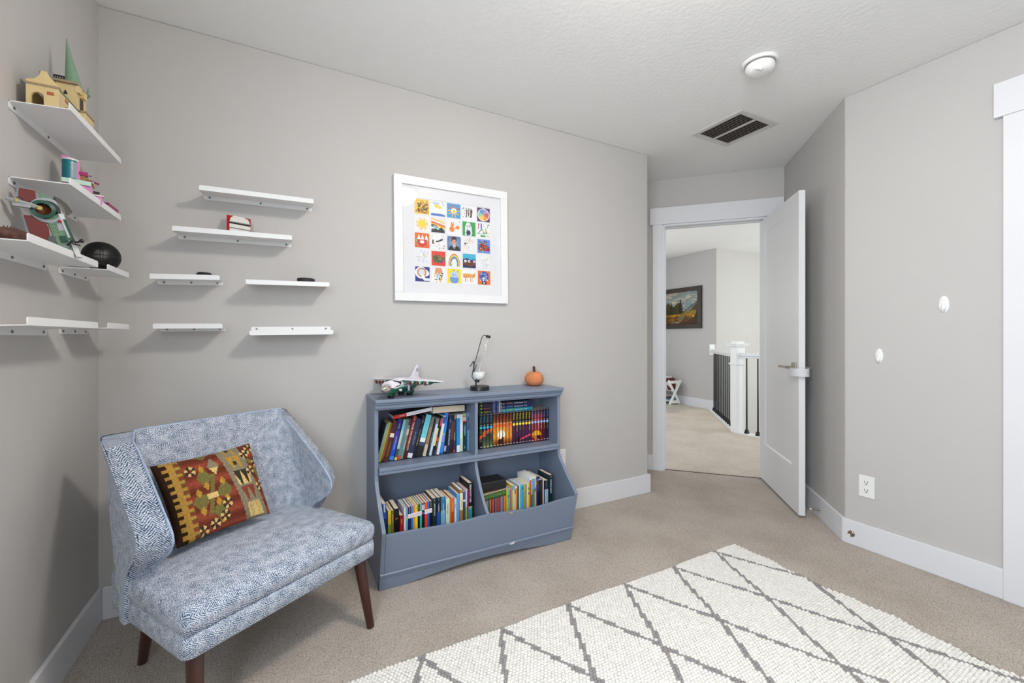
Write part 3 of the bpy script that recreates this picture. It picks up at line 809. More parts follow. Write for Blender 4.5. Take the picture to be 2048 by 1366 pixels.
a = tile((234,234,234)); scrib(a,20,[(190,190,190),(150,150,150),(226,190,150)],(.1,.1,.85,.7),.012,.25); circ(a,.2,.42,.07,BK); circ(a,.88,.14,.05,(240,230,150)); tiles.append(a)
a = tile((90,140,214)); dots(a,40,[(150,30,40),(170,40,40)],.09,(.1,.35,.9,.75)); dots(a,40,[(230,120,50),(60,150,80),(240,200,60),(30,40,90),(214,60,60)],.05,(.15,.1,.8,.9)); tiles.append(a)
a = tile((230,232,236)); scrib(a,16,[(200,180,190),(170,180,190),(190,210,230)],(.1,.1,.9,.8),.014,.2); circ(a,.7,.38,.07,(240,220,130)); circ(a,.24,.75,.02,BK); circ(a,.55,.82,.02,BK); tiles.append(a)
a = tile((222,60,40)); poly(a, [(.03,.5),(.3,.25),(.62,.28),(.75,.45),(.97,.3),(.96,.75),(.75,.6),(.6,.8),(.25,.78)], (96,100,60)); scrib(a,16,[(60,70,40),(140,140,90)],(.15,.3,.7,.7),.03,.15); poly(a,[(.6,.7),(.7,.6),(.8,.72),(.7,.8)],(40,60,140)); tiles.append(a)
a = tile((234,234,236))
for k, c in enumerate([(214,80,70),(236,170,60),(240,214,90),(120,180,110),(90,140,190),(70,70,110)]):
    d = np.hypot((X-.5)/.75, (Y-.78)/1.25); a[(d < .56-.045*k) & (d >= .515-.045*k) & (Y < .97)] = c
tiles.append(a)
a = tile((60,180,210)); poly(a,[(0,.42),(.3,.3),(.6,.42),(1,.34),(1,1),(0,1)],(34,36,90)); poly(a,[(0,.6),(.5,.5),(1,.6),(1,.8),(.5,.9),(0,.75)],(96,52,34))
for x in (.2,.48,.88): circ(a,x,.52,.1,WH,0,.9); circ(a,x,.55,.035,(60,60,90))
circ(a,.66,.86,.03,(60,60,140)); tiles.append(a)
a = tile((234,235,238)); scrib(a,20,[(200,202,206),(180,184,190)],(.15,.3,.85,.9),.014,.2); circ(a,.88,.1,.07,(236,230,170)); tiles.append(a)
a = tile(NV); circ(a,.4,.4,.4,WH); circ(a,.74,.42,.22,WH); circ(a,.45,.38,.32,(190,140,100),.22); circ(a,.45,.38,.22,(214,224,226)); line(a,.5,.6,.65,.85,.09,WH); line(a,.65,.85,.95,.85,.08,WH); tiles.append(a)
a = tile(WH); circ(a,.5,.22,.26,(222,150,110)); dots(a,60,[(30,50,90),(230,200,60),(240,240,240),(30,60,70)],.05,(.2,.35,.8,.85)); circ(a,.5,.6,.12,(180,210,230)); circ(a,.36,.95,.06,(226,190,160)); circ(a,.62,.95,.06,(226,190,160)); tiles.append(a)
a = tile((246,220,30)); circ(a,.5,.72,.32,(110,150,220)); poly(a,[(.2,.3),(.6,.12),(.84,.35),(.7,.62),(.25,.55)],(190,210,240)); poly(a,[(.36,.14),(.46,.02),(.5,.16)],(110,150,220)); poly(a,[(.7,.2),(.78,.06),(.8,.26)],(110,150,220)); line(a,.4,.42,.65,.48,.018,(80,110,180)); circ(a,.42,.32,.025,(50,70,130)); circ(a,.62,.34,.025,(50,70,130)); tiles.append(a)
a = tile(WH); line(a,.1,.4,.85,.42,.13,(236,170,90))
for x in (.12,.28,.45,.62,.8): line(a,x,.35,x-.02,.55,.025,(206,110,40))
for x in (.2,.35,.6,.75): line(a,x,.5,x,.85,.025,(220,150,80))
line(a,.85,.4,.95,.2,.03,(214,130,60)); tiles.append(a)
a = tile((226,116,44)); circ(a,.5,.42,.38,(60,80,160)); dots(a,50,[(235,238,245),(120,150,210)],.03,(.2,.1,.8,.72)); poly(a,[(.28,.98),(.36,.78),(.64,.78),(.74,.98)],BK); circ(a,.5,.88,.07,WH); circ(a,.5,.88,.03,BK); line(a,.45,.7,.5,.5,.05,(230,236,244)); tiles.append(a)
m = MB(); TW, TP = 0.0795, 0.0908
for k, a in enumerate(tiles):
    r_, c_ = divmod(k, 5)
    canvas(a, TW, TW, m, Matrix.Translation((0.111+c_*TP, -0.0092, PHT-0.1105-TW-r_*TP)))
obj('drawings_print', m, PRINT, pic)
m = MB(); m.box((FWI,-0.0145,FWI),(PWD-FWI,-0.0135,PHT-FWI)); obj('glass_pane', m, PGLASS, pic)

# ------------------------------------------------------------------ wall shelves
def shelf(name_label, M, ln, roll=0.0, tilt=0.0, flipped=False, D=0.12, fl=0.021, lip=0.018, screws=(0.022,0.5,-0.022)):
    """origin: wall end of the plate's left end; local x along wall (to the right), y into the wall, z up"""
    M = M @ Matrix.Rotation(roll,4,'Y')
    t = thing('wall_shelf', name_label, 'shelf', M=M, group='white metal wall shelves')
    f = -1 if flipped else 1
    th = 0.0025
    mb = MB(); Mt = Matrix.Rotation(tilt,4,'X')
    rl_ = 0.006
    # plate
    mb.box((0,-D,-th if f > 0 else 0),(ln,-0.0005,0 if f > 0 else th), M=Mt)
    obj('shelf_plate', mb, METALW, t)
    def rounded(z0, z1, top):
        k = 5; P = []
        if top:
            P = [(0,z0),(ln,z0)]+[(ln-rl_+rl_*math.cos(a*math.pi/2/k), z1-rl_+rl_*math.sin(a*math.pi/2/k)) for a in range(k+1)]+[(rl_-rl_*math.sin(a*math.pi/2/k), z1-rl_+rl_*math.cos(a*math.pi/2/k)) for a in range(k+1)]
        else:
            P = [(0,z1),(ln,z1)]+[(ln-rl_+rl_*math.cos(a*math.pi/2/k), z0+rl_-rl_*math.sin(a*math.pi/2/k)) for a in range(k+1)]+[(rl_-rl_*math.sin(a*math.pi/2/k), z0+rl_-rl_*math.cos(a*math.pi/2/k)) for a in range(k+1)]
        return P
    XZ = Matrix(((1,0,0,0),(0,0,-1,0),(0,1,0,0),(0,0,0,1)))     # local poly xy -> xz, extrude toward -y
    mb = MB()
    P = rounded(-th,lip,True) if f > 0 else rounded(-lip,th,False)
    mb.prism(P, D-th/2, D+th/2, M=Mt @ XZ)
    obj('front_lip', mb, METALW, t, bevel=0.0008)
    mb = MB()
    P = rounded(-fl,0,False) if f > 0 else rounded(0,fl,True)
    mb.prism(P, 0.0003, 0.0003+th, M=XZ)
    obj('wall_flange', mb, METALW, t)
    for s in screws:
        x = s if 0 <= s < 0.2 else (ln*s if s > 0 else ln+s)
        z = -f*fl*0.55
        mb = MB(); mb.lathe([(0.0042,0.0),(0.0042,0.0012),(0.0034,0.0022),(0.0018,0.0022),(0.0014,0.0014),(0,0.0014)], 14, M=Matrix.Translation((x,-0.0003-th,z)) @ Matrix.Rotation(R(90),4,'X'))
        obj('screw', mb, SCREW, t)
    return t
def bshelf(x0, x1, zl, zr, label, tilt=0.0, flipped=False, fl=0.021):
    ln = x1-x0
    return shelf(label, Matrix.Translation((x0,0,zl)), ln, roll=-math.atan2(zr-zl, ln), tilt=tilt, flipped=flipped, fl=fl)
# z: flange bottom + 0.021
DOWN = math.atan2(0.009, 0.12)
bshelf(0.342, 0.769, 1.741, 1.747, 'empty long white metal shelf, highest on the back wall', tilt=DOWN*1.5)
bshelf(0.254, 0.681, 1.559, 1.567, 'long white metal back-wall shelf holding the red and white brick panel', tilt=DOWN)
bshelf(0.184, 0.413, 1.362, 1.371, 'short white back-wall shelf holding the single black disc', tilt=DOWN)
bshelf(0.505, 0.836, 1.361, 1.368, 'white back-wall shelf holding the black puck and flat brown piece', tilt=-math.atan2(0.005,0.12), flipped=True, fl=0.015)
bshelf(0.194, 0.422, 1.166, 1.169, 'short empty white shelf, lowest on the back wall near the corner', tilt=DOWN)
bshelf(0.518, 0.852, 1.147, 1.152, 'empty lowest back-wall shelf mounted with its lip downward, left of the bookcase', flipped=True)
def lshelf(y0, y1, z, label, tilt=0.0, **k):
    # on the left wall the local x axis (right) runs toward the corner, +y
    return shelf(label, frame((0,y0,z), (0,1,0)), y1-y0, tilt=tilt, **k)
UP = -math.atan2(0.006, 0.12)
lshelf(-0.633, -0.206, 1.754, 'top shelf on the left wall carrying the tan brick castle', tilt=UP)
lshelf(-0.633, -0.206, 1.551, 'second left-wall shelf from top, carrying the pink and teal brick set', tilt=0)
lshelf(-0.858, -0.427, 1.348, 'third left-wall shelf from top, carrying the red and green brick spaceship', tilt=0, screws=(0.55,-0.022))
lshelf(-0.344, -0.115, 1.352, 'short shelf on the left wall near the corner carrying the black mesh ball', tilt=0)
lshelf(-0.858, -0.427, 1.148, 'long empty shelf lowest on the left wall, cut by the left image edge', tilt=UP*0.6, screws=(0.55,-0.022))
lshelf(-0.339, -0.113, 1.153, 'short empty shelf lowest on the left wall beside the corner', tilt=0)
# ------------------------------------------------------------------ bookcase
bc = thing('bookcase', 'blue-grey painted bookcase with two upper shelves and a curved toy-bin front', 'bookcase', loc=(1.019,0,0))
BW = 1.037
PT = 0.018
prof = [(-0.012,0.0),(-0.330,0.0),(-0.346,0.075),(-0.368,0.174),(-0.390,0.262),(-0.392,0.276),(-0.384,0.288),(-0.362,0.306),(-0.318,0.345),(-0.272,0.395),(-0.240,0.427),(-0.227,0.452),(-0.223,0.475),(-0.223,0.792),(-0.012,0.792)]
YZX = Matrix(((0,0,1,0),(1,0,0,0),(0,1,0,0),(0,0,0,1)))     # poly (y,z) extruded along x
for x0 in (0, BW-PT):
    m = MB(); m.prism(prof, x0, x0+PT, M=YZX); obj('side_panel', m, BLUEGREY, bc, bevel=0.002)
# top board with stepped cornice
m = MB(); m.box((-0.002,-0.262,0.817),(BW+0.002,-0.004,0.833)).box((0.0,-0.252,0.806),(BW,-0.004,0.817)).box((0.0,-0.244,0.790),(BW,-0.004,0.806)).box((0.004,-0.236,0.782),(BW-0.004,-0.20,0.790))
obj('top_board', m, BLUEGREY, bc, bevel=0.003)
m = MB(); m.box((PT,-0.022,0.03),(BW-PT,-0.012,0.792)); obj('back_panel', m, BLUEGREY, bc)
m = MB(); m.box((PT,-0.235,0.492),(BW-PT,-0.022,0.510)).box((PT,-0.243,0.497),(BW-PT,-0.220,0.514)).box((PT,-0.238,0.480),(BW-PT,-0.222,0.497))
obj('shelf_board', m, BLUEGREY, bc, bevel=0.0025)
m = MB(); m.box((0.501,-0.233,0.510),(0.517,-0.022,0.792)); obj('upper_divider', m, BLUEGREY, bc, bevel=0.002)
dprof = [(-0.022,0.10),(-0.34,0.10),(-0.374,0.215),(-0.376,0.258),(-0.330,0.300),(-0.290,0.350),(-0.255,0.405),(-0.232,0.452),(-0.228,0.482),(-0.022,0.482)]
m = MB(); m.prism(dprof, 0.501, 0.517, M=YZX); obj('lower_divider', m, BLUEGREY, bc, bevel=0.002)
m = MB(); m.box((PT,-0.345,0.104),(BW-PT,-0.022,0.118)); obj('bin_floor', m, BLUEGREY, bc)
# slanted bin front with a wavy upper edge
lipx = [0.018,0.08,0.13,0.24,0.317,0.398,0.464,0.525,0.613,0.705,0.802,0.903,0.97,1.019]
lipz = [0.266,0.266,0.264,0.257,0.2535,0.255,0.260,0.2615,0.253,0.245,0.245,0.255,0.2605,0.261]
xs = np.linspace(0.018, BW-0.018, 49); zs = np.interp(xs, lipx, lipz)
k_ = np.array([.25,.5,.25]); zs[1:-1] = np.convolve(zs, k_, 'same')[1:-1]
def yat(z): return -0.346-(z-0.075)*0.2345
m = MB(); vs = []
for x, z in zip(xs, zs):
    for zz_ in (0.070, z):
        vs.append((x, yat(zz_), zz_))
    for zz_ in (z, 0.070):
        vs.append((x, yat(zz_)+0.016, zz_))
fs_ = []
for i in range(len(xs)-1):
    for k in range(4): fs_.append((i*4+k, i*4+(k+1)%4, i*4+4+(k+1)%4, i*4+4+k))
n4 = len(xs)*4
fs_ += [(3,2,1,0), (n4-4,n4-3,n4-2,n4-1)]
m.add(vs, fs_); obj('bin_front', m, BLUEGREY, bc, bevel=0.003)
# kick board with a shallow arch
m = MB(); vs = []; XS = np.linspace(0, BW, 41)
for x in XS:
    t = abs(x-BW/2)/(BW/2)
    zb = 0.0 if t > 0.80 else 0.026*(0.5+0.5*math.cos(math.pi*t/0.80))**0.6
    y0 = -0.331-0.0*zb; y1 = -0.3475
    for (y, z) in ((y0,zb),(y1,0.076),(y1+0.018,0.076),(y0+0.018,zb)): vs.append((x,y,z))
fs_ = []
for i in range(len(XS)-1):
    for k in range(4): fs_.append((i*4+k, i*4+4+k, i*4+4+(k+1)%4, i*4+(k+1)%4))
n4 = len(XS)*4; fs_ += [(0,1,2,3),(n4-1,n4-2,n4-3,n4-4)]
m.add(vs, fs_); obj('kick_board', m, BLUEGREY, bc, bevel=0.002)
m = MB(); m.add([(0,-0.3475,0.070),(BW,-0.3475,0.070),(BW,-0.3535,0.0715),(0,-0.3535,0.0715),(0,-0.3495,0.082),(BW,-0.3495,0.082),(BW,-0.3545,0.078),(0,-0.3545,0.078)],
      [(3,2,1,0),(7,4,5,6),(3,7,6,2),(0,4,7,3),(2,6,5,1)])
obj('kick_moulding', m, BLUEGREY, bc)
CHIP = mat('bare_wood_chip', (206,164,120), 0.8, var=0.1)
m = MB(); xx_ = 0.631; zc = float(np.interp(xx_, xs, zs)); 
m.add([(xx_-0.012,yat(zc)-0.0012,zc-0.001),(xx_+0.009,yat(zc)-0.0012,zc-0.002),(xx_+0.006,yat(zc-0.012)-0.0012,zc-0.012),(xx_-0.004,yat(zc-0.010)-0.0012,zc-0.010)],[(0,1,2,3)])
obj('paint_chip', m, CHIP, bc)

# ------------------------------------------------------------------ books
ORD = ['first','second','third','fourth','fifth','sixth','seventh','eighth','ninth','tenth','eleventh','twelfth','thirteenth','fourteenth','fifteenth','sixteenth','seventeenth','eighteenth','nineteenth','twentieth','twenty-first','twenty-second','twenty-third','twenty-fourth','twenty-fifth','twenty-sixth','twenty-seventh','twenty-eighth','twenty-ninth','thirtieth']
TXM = {}
def tmat(c):
    if c not in TXM: TXM[c] = mat('print_ink_%02x%02x%02x' % c, c, 0.5, var=0.0)
    return TXM[c]
SPT = Matrix(((0,1,0,0),(0,0,-1,0),(-1,0,0,0),(0,0,0,1)))    # text x -> down, text y -> +x, text z -> -y (spine, reading downward)
SPT_ = Matrix(((0,1,0,0),(0,0,-1,0),(-1,0,0,0),(0,0,0,1)))
def book(t, h, d, color, label, M, bands=None, titles=(), pages=PAGES, cover2=None, group=None, hard=False, raster=None, grp=None):
    """t thickness (x), d depth (+y), h height (z); spine faces -y at y=0.  bands: [(z0,z1,colour)] fractions of height"""
    c = color; e = 0.0012
    mb = MB()
    ov = 0.003 if hard else 0.0
    cc = cover2 or color
    mb.box((0,0.0006,0),(e,d,h), col=cc); mb.box((t-e,0.0006,0),(t,d,h), col=cc)
    if raster is not None:
        mb.box((0,0.0001,0),(t,0.0012,h), col=c)
        canvas(raster, t, h, mb)
    else:
        cuts = sorted(set([0.0,1.0]+[q for b_ in (bands or []) for q in b_[:2]]))
        for z0, z1 in zip(cuts[:-1], cuts[1:]):
            zc = (z0+z1)/2; cb = c
            for b_ in (bands or []):
                if b_[0] <= zc <= b_[1]: cb = b_[2]
            mb.box((0,0,z0*h),(t,0.0012,z1*h), col=cb)
    o = obj('book', mb, BOOKC, M=M); o.matrix_world = M
    tag(o, label, 'book', group)
    pb = MB(); pb.box((e,0.0012,ov),(t-e,d-0.001-ov,h-0.0004-ov)); obj('page_block', pb, pages, o)
    for (txt, zf, lenf, col, sz) in titles:
        size = sz*t
        Mx = Matrix.Translation((t/2,-0.0004,zf*h)) @ SPT
        lettering(txt, size, tmat(col), o, Mx, maxlen=lenf*h)
    return o
def dash(col, zf=0.5, lf=0.6): return ('', zf, lf, col, .5)

W_ = (240,240,238); Y_ = (240,206,70); K_ = (22,22,26)
# ---- upper left compartment
zb = 0.5105 + 0.0042
xz = np.array([150,440,740,1000,1320,1700,1815]); xw = np.array([1.052,1.127,1.208,1.286,1.373,1.488,1.5245])
def bx(z): return float(np.interp(z, xz, xw)) if z > 150 else 1.052-(150-z)*0.00026
TL = [
 # zoom left, right, height, lean deg, colour, bands, titles, description
 (112,155,.190,15,(70,80,84),[(0,1,(140,146,146))],[],'pale grey spine, dark wide cover'),
 (156,194,.194,14.5,(150,178,40),[(.88,1,(160,190,60))],[('~6 5',.45,.5,(110,60,110),.6)],'lime green spine'),
 (196,243,.190,14.5,(150,78,52),[(0,.08,(110,50,30))],[],'rust orange spine'),
 (246,326,.196,14,(74,34,32),[(.6,.70,(222,214,200)),(.0,.45,(84,38,26))],[('~3 10 7',.30,.4,(190,140,60),.3)],'dark maroon spine with a small white square'),
 (328,344,.178,14,(28,56,58),None,[],'thin dark green spine'),
 (347,438,.200,13.5,(34,40,126),[(0,.10,(60,130,214)),(.10,.42,(30,70,190)),(.42,.72,(72,54,160))],[('ARTEMIS FOWL',.42,.5,(180,200,240),.42),('COLFER',.84,.2,(200,210,230),.34)],'violet and royal blue spine'),
 (441,488,.200,13.5,(56,84,72),[(.72,1,(120,190,196)),(.28,.72,(170,200,190)),(0,.07,(210,200,90))],[('~3 6',.5,.35,(240,244,240),.6)],'pale sea green spine with dark green foot'),
 (491,556,.198,13.5,(92,130,146),[(0,.10,(214,66,50)),(.86,1,(110,120,120))],[('~3 7',.42,.5,(176,50,50),.45)],'slate blue spine with a red foot'),
 (558,602,.198,13.5,(120,146,116),[(.85,1,(70,60,60)),(.6,.75,(214,180,160)),(0,.30,(104,150,130))],[('~3 4 6',.34,.4,W_,.5)],'mottled sage green spine'),
 (604,676,.215,14,(116,24,32),[(0,.25,(70,24,28))],[('THE GIRL WHO OWNED A CITY',.52,.66,W_,.62),('~6',.92,.1,W_,.34)],'dark red spine with large white capitals'),
 (680,772,.195,14.5,(40,52,84),[(0,.12,(222,222,230))],[('~3 7 5',.48,.6,(170,180,200),.3)],'navy spine with white foot label'),
 (775,828,.208,15,(26,30,44),None,[('Carry On, Mr. Bowditch',.48,.62,(206,180,110),.55),('~6',.86,.14,(220,220,220),.35)],'black spine with gold script'),
 (830,926,.213,15,(46,52,72),[(.45,1,(110,202,214)),(.35,.45,(226,232,236)),(.27,.35,(60,76,104)),(0,.27,(34,34,40))],[('~4 8',.72,.45,(80,170,190),.5)],'aqua spine with dark bands below'),
 (950,1008,.196,14,(196,186,166),[(.30,.75,(150,120,90)),(.75,1,(120,110,100))],[],'worn cream and brown spine'),
 (1028,1062,.190,13.5,(30,46,58),None,[('THE MATCHLOCK GUN',.46,.62,(160,206,214),.7)],'narrow dark teal spine with pale letters'),
 (1064,1108,.190,13,(196,214,226),[(.85,1,(120,140,120))],[],'plain pale blue spine'),
 (1112,1150,.192,12.5,(34,34,40),[(.25,.72,(232,214,120))],[('~6',.5,.3,(60,60,80),.6)],'black spine with a long yellow panel'),
 (1164,1200,.198,12,(32,26,38),[(.75,.95,(226,70,110)),(.35,.45,(206,60,90)),(0,.12,(72,50,120))],[('~5 3 3',.28,.3,W_,.5)],'narrow black spine with pink patches'),
 (1210,1260,.200,11,(222,228,222),[(.80,.98,(60,90,170))],[],'whitish spine with blue top square'),
 (1268,1340,.211,8.5,(52,128,214),[(0,.03,(30,90,180))],[('BIG NATE',.40,.3,(244,206,60),.55),('~6',.86,.16,(20,60,140),.42)],'tall bright blue spine'),
 (1354,1390,.196,7,(20,20,24),[(.05,.2,(180,180,190))],[],'thin black spine beside the tall blue one'),
 (1393,1450,.198,5,(28,42,84),None,[('CAN YOU SURVIVE?',.42,.42,(214,222,232),.6),('~6',.84,.2,(200,210,224),.36)],'navy spine with white capitals'),
 (1460,1516,.198,3,(96,60,48),[(0,.35,(40,30,28)),(.85,1,(30,26,26))],[('~3 5 7',.65,.4,(60,36,30),.5)],'mid brown spine with black ends'),
 (1530,1566,.197,1.5,(76,44,66),[(.88,1,(180,140,110)),(0,.06,(206,50,60))],[('THE CAPTURE',.42,.4,W_,.6)],'plum spine with a small red foot'),
 (1585,1645,.198,0,(30,140,208),[(0,.18,(226,232,236)),(.9,1,(214,222,226))],[('~3 7 9',.55,.5,(30,90,150),.35)],'sky blue spine with a white foot'),
 (1650,1702,.197,0,(226,228,222),[(0,.35,(206,214,190))],[],'off-white spine'),
 (1708,1774,.199,0,(24,58,66),[(.92,1,(180,170,140)),(.80,.91,(206,196,190)),(.76,.80,(180,50,50))],[('CRISPIN',.55,.4,(150,200,206),.80),('AVI',.10,.08,(150,200,206),.45)],'dark teal spine with portrait'),
 (1788,1828,.202,0,(120,186,232),[(.55,.9,(40,60,120))],[('~3 10',.72,.3,W_,.5)],'light blue spine at the far right end'),
]
prev = None
for i, (a, b_, h, lean, c, bands, titles, desc) in enumerate(TL):
    x0 = bx(a); x1 = bx(b_); t = (x1-x0)*math.cos(R(lean))*0.97
    Mx = Matrix.Translation((x0,-0.145+0.004*((i*7)%3),zb+0.0002)) @ Matrix.Rotation(R(lean),4,'Y')
    # rotating about the lower left edge keeps the foot on the shelf; lift so the lower right corner does not sink
    Mx = Matrix.Translation((0,0,t*math.sin(R(lean)))) @ Mx
    book(t, h, 0.116-0.004*((i*5)%3), c, 'book, %s, %s from left, upper left shelf' % (desc, ORD[i]), Mx, bands, titles, pages=PAGEW if i in (0,5,12) else PAGES, group='books on the upper left shelf')
# two books lying on top of the row
def lying(label, M, ln, d, t, color, top=None, spine=None, titles=(), pages=PAGES, cat='book', group=None, pages_front=False):
    mb = MB(); e = 0.0012
    mb.box((0,0.0005,0),(ln,d,e), col=color); mb.box((0,0.0005,t-e),(ln,d,t), col=top or color)
    if not pages_front:
        if spine:
            for x0, x1, c in spine: mb.box((x0*ln,0,0),(x1*ln,0.0012,t), col=c)
        else: mb.box((0,0,0),(ln,0.0012,t), col=color)
    else: mb.box((0,d-0.0012,0),(ln,d,t), col=color)
    o = obj('book', mb, BOOKC); o.matrix_world = M; tag(o, label, 'book', group)
    pb = MB(); pb.box((0.001,0.0014,e),(ln-0.001,d-0.0014,t-e)); obj('page_block', pb, pages, o)
    FT = Matrix(((1,0,0,0),(0,0,-1,0),(0,1,0,0),(0,0,0,1)))
    for (txt, xf, lf, c, sz) in titles:
        lettering(txt, sz*t, tmat(c), o, Matrix.Translation((xf*ln,-0.0004,t/2)) @ FT, maxlen=lf*ln)
    return o
lying('red and white spined book lying slanted on top of the leaning books', Matrix.Translation((1.124,-0.146,0.718)) @ Matrix.Rotation(R(-8),4,'Y'), 0.198, 0.122, 0.0175, (44,46,50), top=(44,46,50), spine=[(0,.33,(196,40,34)),(.33,1,(236,236,240))], titles=[('~3 5',.23,.14,W_,.5),('~3 5 3 3',.55,.35,(150,150,160),.42)], pages=PAGEW)
lying('fat cream-paged paperback lying on the row in the upper left shelf', Matrix.Translation((1.322,-0.152,0.7305)) @ Matrix.Rotation(R(0.8),4,'Y') @ Matrix.Rotation(R(3),4,'Z'), 0.178, 0.112, 0.034, (150,140,128), top=(44,40,44), pages_front=True)

# ---- upper right compartment: matching series with a sunset running over the spines
SX0, SZ, NS = 1.5855, zb+0.0003, 22
PIT = (2.0335-SX0)/NS
SH = 0.186
def sunset(gx, v):
    """gx position along the row in spines, v 0 foot .. 1 head"""
    n_ = 0.5+0.5*math.sin(gx*9.1+v*23)*math.sin(gx*4.3-v*11)
    if gx < 4:
        c = np.array([26,34,30])+np.array([70,90,60])*max(0,(0.55-v))*1.2+np.array([60,50,10])*max(0,.25-v)*3
        if abs(v-(.40+.03*gx)) < .035+.03*n_ and gx > .8: c = np.array([206,84,36])
        if abs(math.hypot(gx-1.6,(v-.18)*10)-1.9) < .35 and v > .15 and gx < 1.8: c = np.array([216,92,40])
        if v > .6: c = np.array([18,22,26])
        if gx < .9 and v < .18: c = np.array([16,14,12])
    elif gx < 10:
        c = np.array([226,120,30])*(1-max(0,v-.55)*1.5)+np.array([20,60,20])*n_*max(0,.6-abs(v-.45))
        d = math.hypot(gx-6.6,(v-.34)*9)
        if d < 2.6: c = c*(d/2.6)**.6+np.array([255,214,110])*(1-(d/2.6)**.6)
        if d < 1.15: c = np.array([255,250,232])
        if v < .22: c = c*(.35+v*2.6)
        if abs(math.hypot((gx-6.3)/1.25,(v-.13)*10)) < .75 or (abs(gx-6.95) < .28 and v < .26): c = np.array([66,18,16])
        if v > .7: c = c*(1.15-v)*1.6
    elif gx < 16:
        c = np.array([60,28,66])*(.4+.9*max(0,.6-abs(v-.3)))+np.array([30,6,20])*n_
        if abs(v-(.14+.035*(gx-13))) < .03 and gx > 12.6: c = np.array([226,70,100])
        if abs(gx-12.0) < .4 and v < .22: c = np.array([20,14,26])
        if v > .66: c = np.array([16,14,18])
    else:
        q = max(0, 1-abs(gx-18)/3.6)
        c = np.array([150,30,44])*(.35+.75*q)+np.array([30,14,60])*max(0,v-.6)
        d = math.hypot(gx-17.9,(v-.20)*11)
        if d < 1.5: c = np.array([244,176,40]) if v > .18 else np.array([226,110,36])
        if abs(math.hypot(gx-18.6,(v-.13)*11)) < .7: c = np.array([70,12,40])
        if gx > 20.6: c = np.array([56,26,66])*(.6+.6*max(0,.5-v))
        if v > .86: c = c*.5
    return np.clip(c, 6, 255)
sets = [(0,4,(40,150,170),(60,190,220),'cyan'),(4,10,(226,70,40),(230,90,50),'red'),(10,16,(236,210,50),(244,226,70),'yellow'),(16,22,(120,150,214),(160,190,240),'lavender')]
nums = [3,4,5,6,1,2,3,4,5,6,1,2,3,4,5,6,1,2,3,4,5,6]
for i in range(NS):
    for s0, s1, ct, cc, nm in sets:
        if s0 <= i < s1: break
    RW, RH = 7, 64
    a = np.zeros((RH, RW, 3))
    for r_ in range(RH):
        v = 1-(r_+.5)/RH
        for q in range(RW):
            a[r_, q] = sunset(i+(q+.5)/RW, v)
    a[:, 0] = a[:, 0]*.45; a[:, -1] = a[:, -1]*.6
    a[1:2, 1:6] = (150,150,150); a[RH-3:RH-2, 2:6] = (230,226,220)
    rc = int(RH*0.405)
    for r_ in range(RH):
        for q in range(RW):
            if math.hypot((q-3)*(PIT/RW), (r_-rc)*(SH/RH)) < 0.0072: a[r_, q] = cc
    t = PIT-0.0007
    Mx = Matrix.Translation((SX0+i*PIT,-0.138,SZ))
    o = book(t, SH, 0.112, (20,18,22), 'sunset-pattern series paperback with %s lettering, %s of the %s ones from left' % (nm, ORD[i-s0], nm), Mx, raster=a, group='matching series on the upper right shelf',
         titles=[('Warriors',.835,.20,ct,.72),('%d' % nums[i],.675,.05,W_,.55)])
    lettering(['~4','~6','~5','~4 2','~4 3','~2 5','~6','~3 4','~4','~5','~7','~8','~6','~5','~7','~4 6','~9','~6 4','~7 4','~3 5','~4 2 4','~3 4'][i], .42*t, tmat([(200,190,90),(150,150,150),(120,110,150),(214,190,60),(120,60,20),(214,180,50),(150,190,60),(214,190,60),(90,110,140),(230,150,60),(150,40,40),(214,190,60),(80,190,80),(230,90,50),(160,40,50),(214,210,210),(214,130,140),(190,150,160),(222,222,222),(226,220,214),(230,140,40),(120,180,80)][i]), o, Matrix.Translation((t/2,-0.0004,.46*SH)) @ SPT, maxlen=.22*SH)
TOPZ = SZ+SH+0.0006
for i in range(4):
    lb_ = lying('dark paperback with green badge, %s of left stack above sunset series' % ['lowest','second from bottom','third from bottom','topmost'][i], Matrix.Translation((1.585-0.012,-0.134+0.003*(i%2),TOPZ+0.0182*i)), 0.142, 0.108, 0.0175, (26,28,36),
      spine=[(0,.12,(18,20,22)),(.12,.62,(30,32,52) if i % 2 else (24,26,40)),(.62,.70,(44,56,104)),(.70,.78,(96,110,150)),(.78,.86,(34,44,84)),(.86,.95,(70,90,150)),(.95,1,(200,204,214))], titles=[('~7 5' if i == 0 else ('~4 6' if i == 1 else '~5 6'),.46,.3,[(240,206,60),(214,100,50),(90,90,150),(90,90,150)][i],.5)], group='left stack on the series row')
    mb = MB(); mb.lathe([(0.0052,0),(0.0052,0.0006),(0,0.0006)], 16, M=Matrix.Translation((0.0265,-0.0001,0.0088)) @ Matrix.Rotation(R(90),4,'X'))
    q = obj('spine_badge', mb, tmat((140,190,70)), lb_)
for i, (c, tt, nm) in enumerate([((22,140,158),'The Mysterious Abductions','teal'),((26,40,92),'The Ominous Eye','navy'),((28,38,84),'The Hidden Kingdom','deep navy')]):
    lying('%s paperback lying flat, %s of right stack on the sunset series' % (nm, ['bottom','middle','top'][i]), Matrix.Translation((1.726,-0.139+0.002*i,TOPZ+0.0185*i)), 0.197, 0.112, 0.018, c,
      titles=[('NOCTURNALS',.24,.2,[(226,206,70),(70,170,220),(226,140,60)][i],.6),(tt,.53,.3,W_,.5),('HECHT',.76,.1,W_,.4),('o',.05,.06,W_,.8)], group='right stack on the series row')
m = MB(); m.box((0.640,-0.3562,0.0705),(0.664,-0.3538,0.0765)).box((0.655,-0.3552,0.0770),(0.668,-0.3540,0.0800)); obj('scuff_mark', m, mat('white_scuff',(214,214,214),0.7), bc)
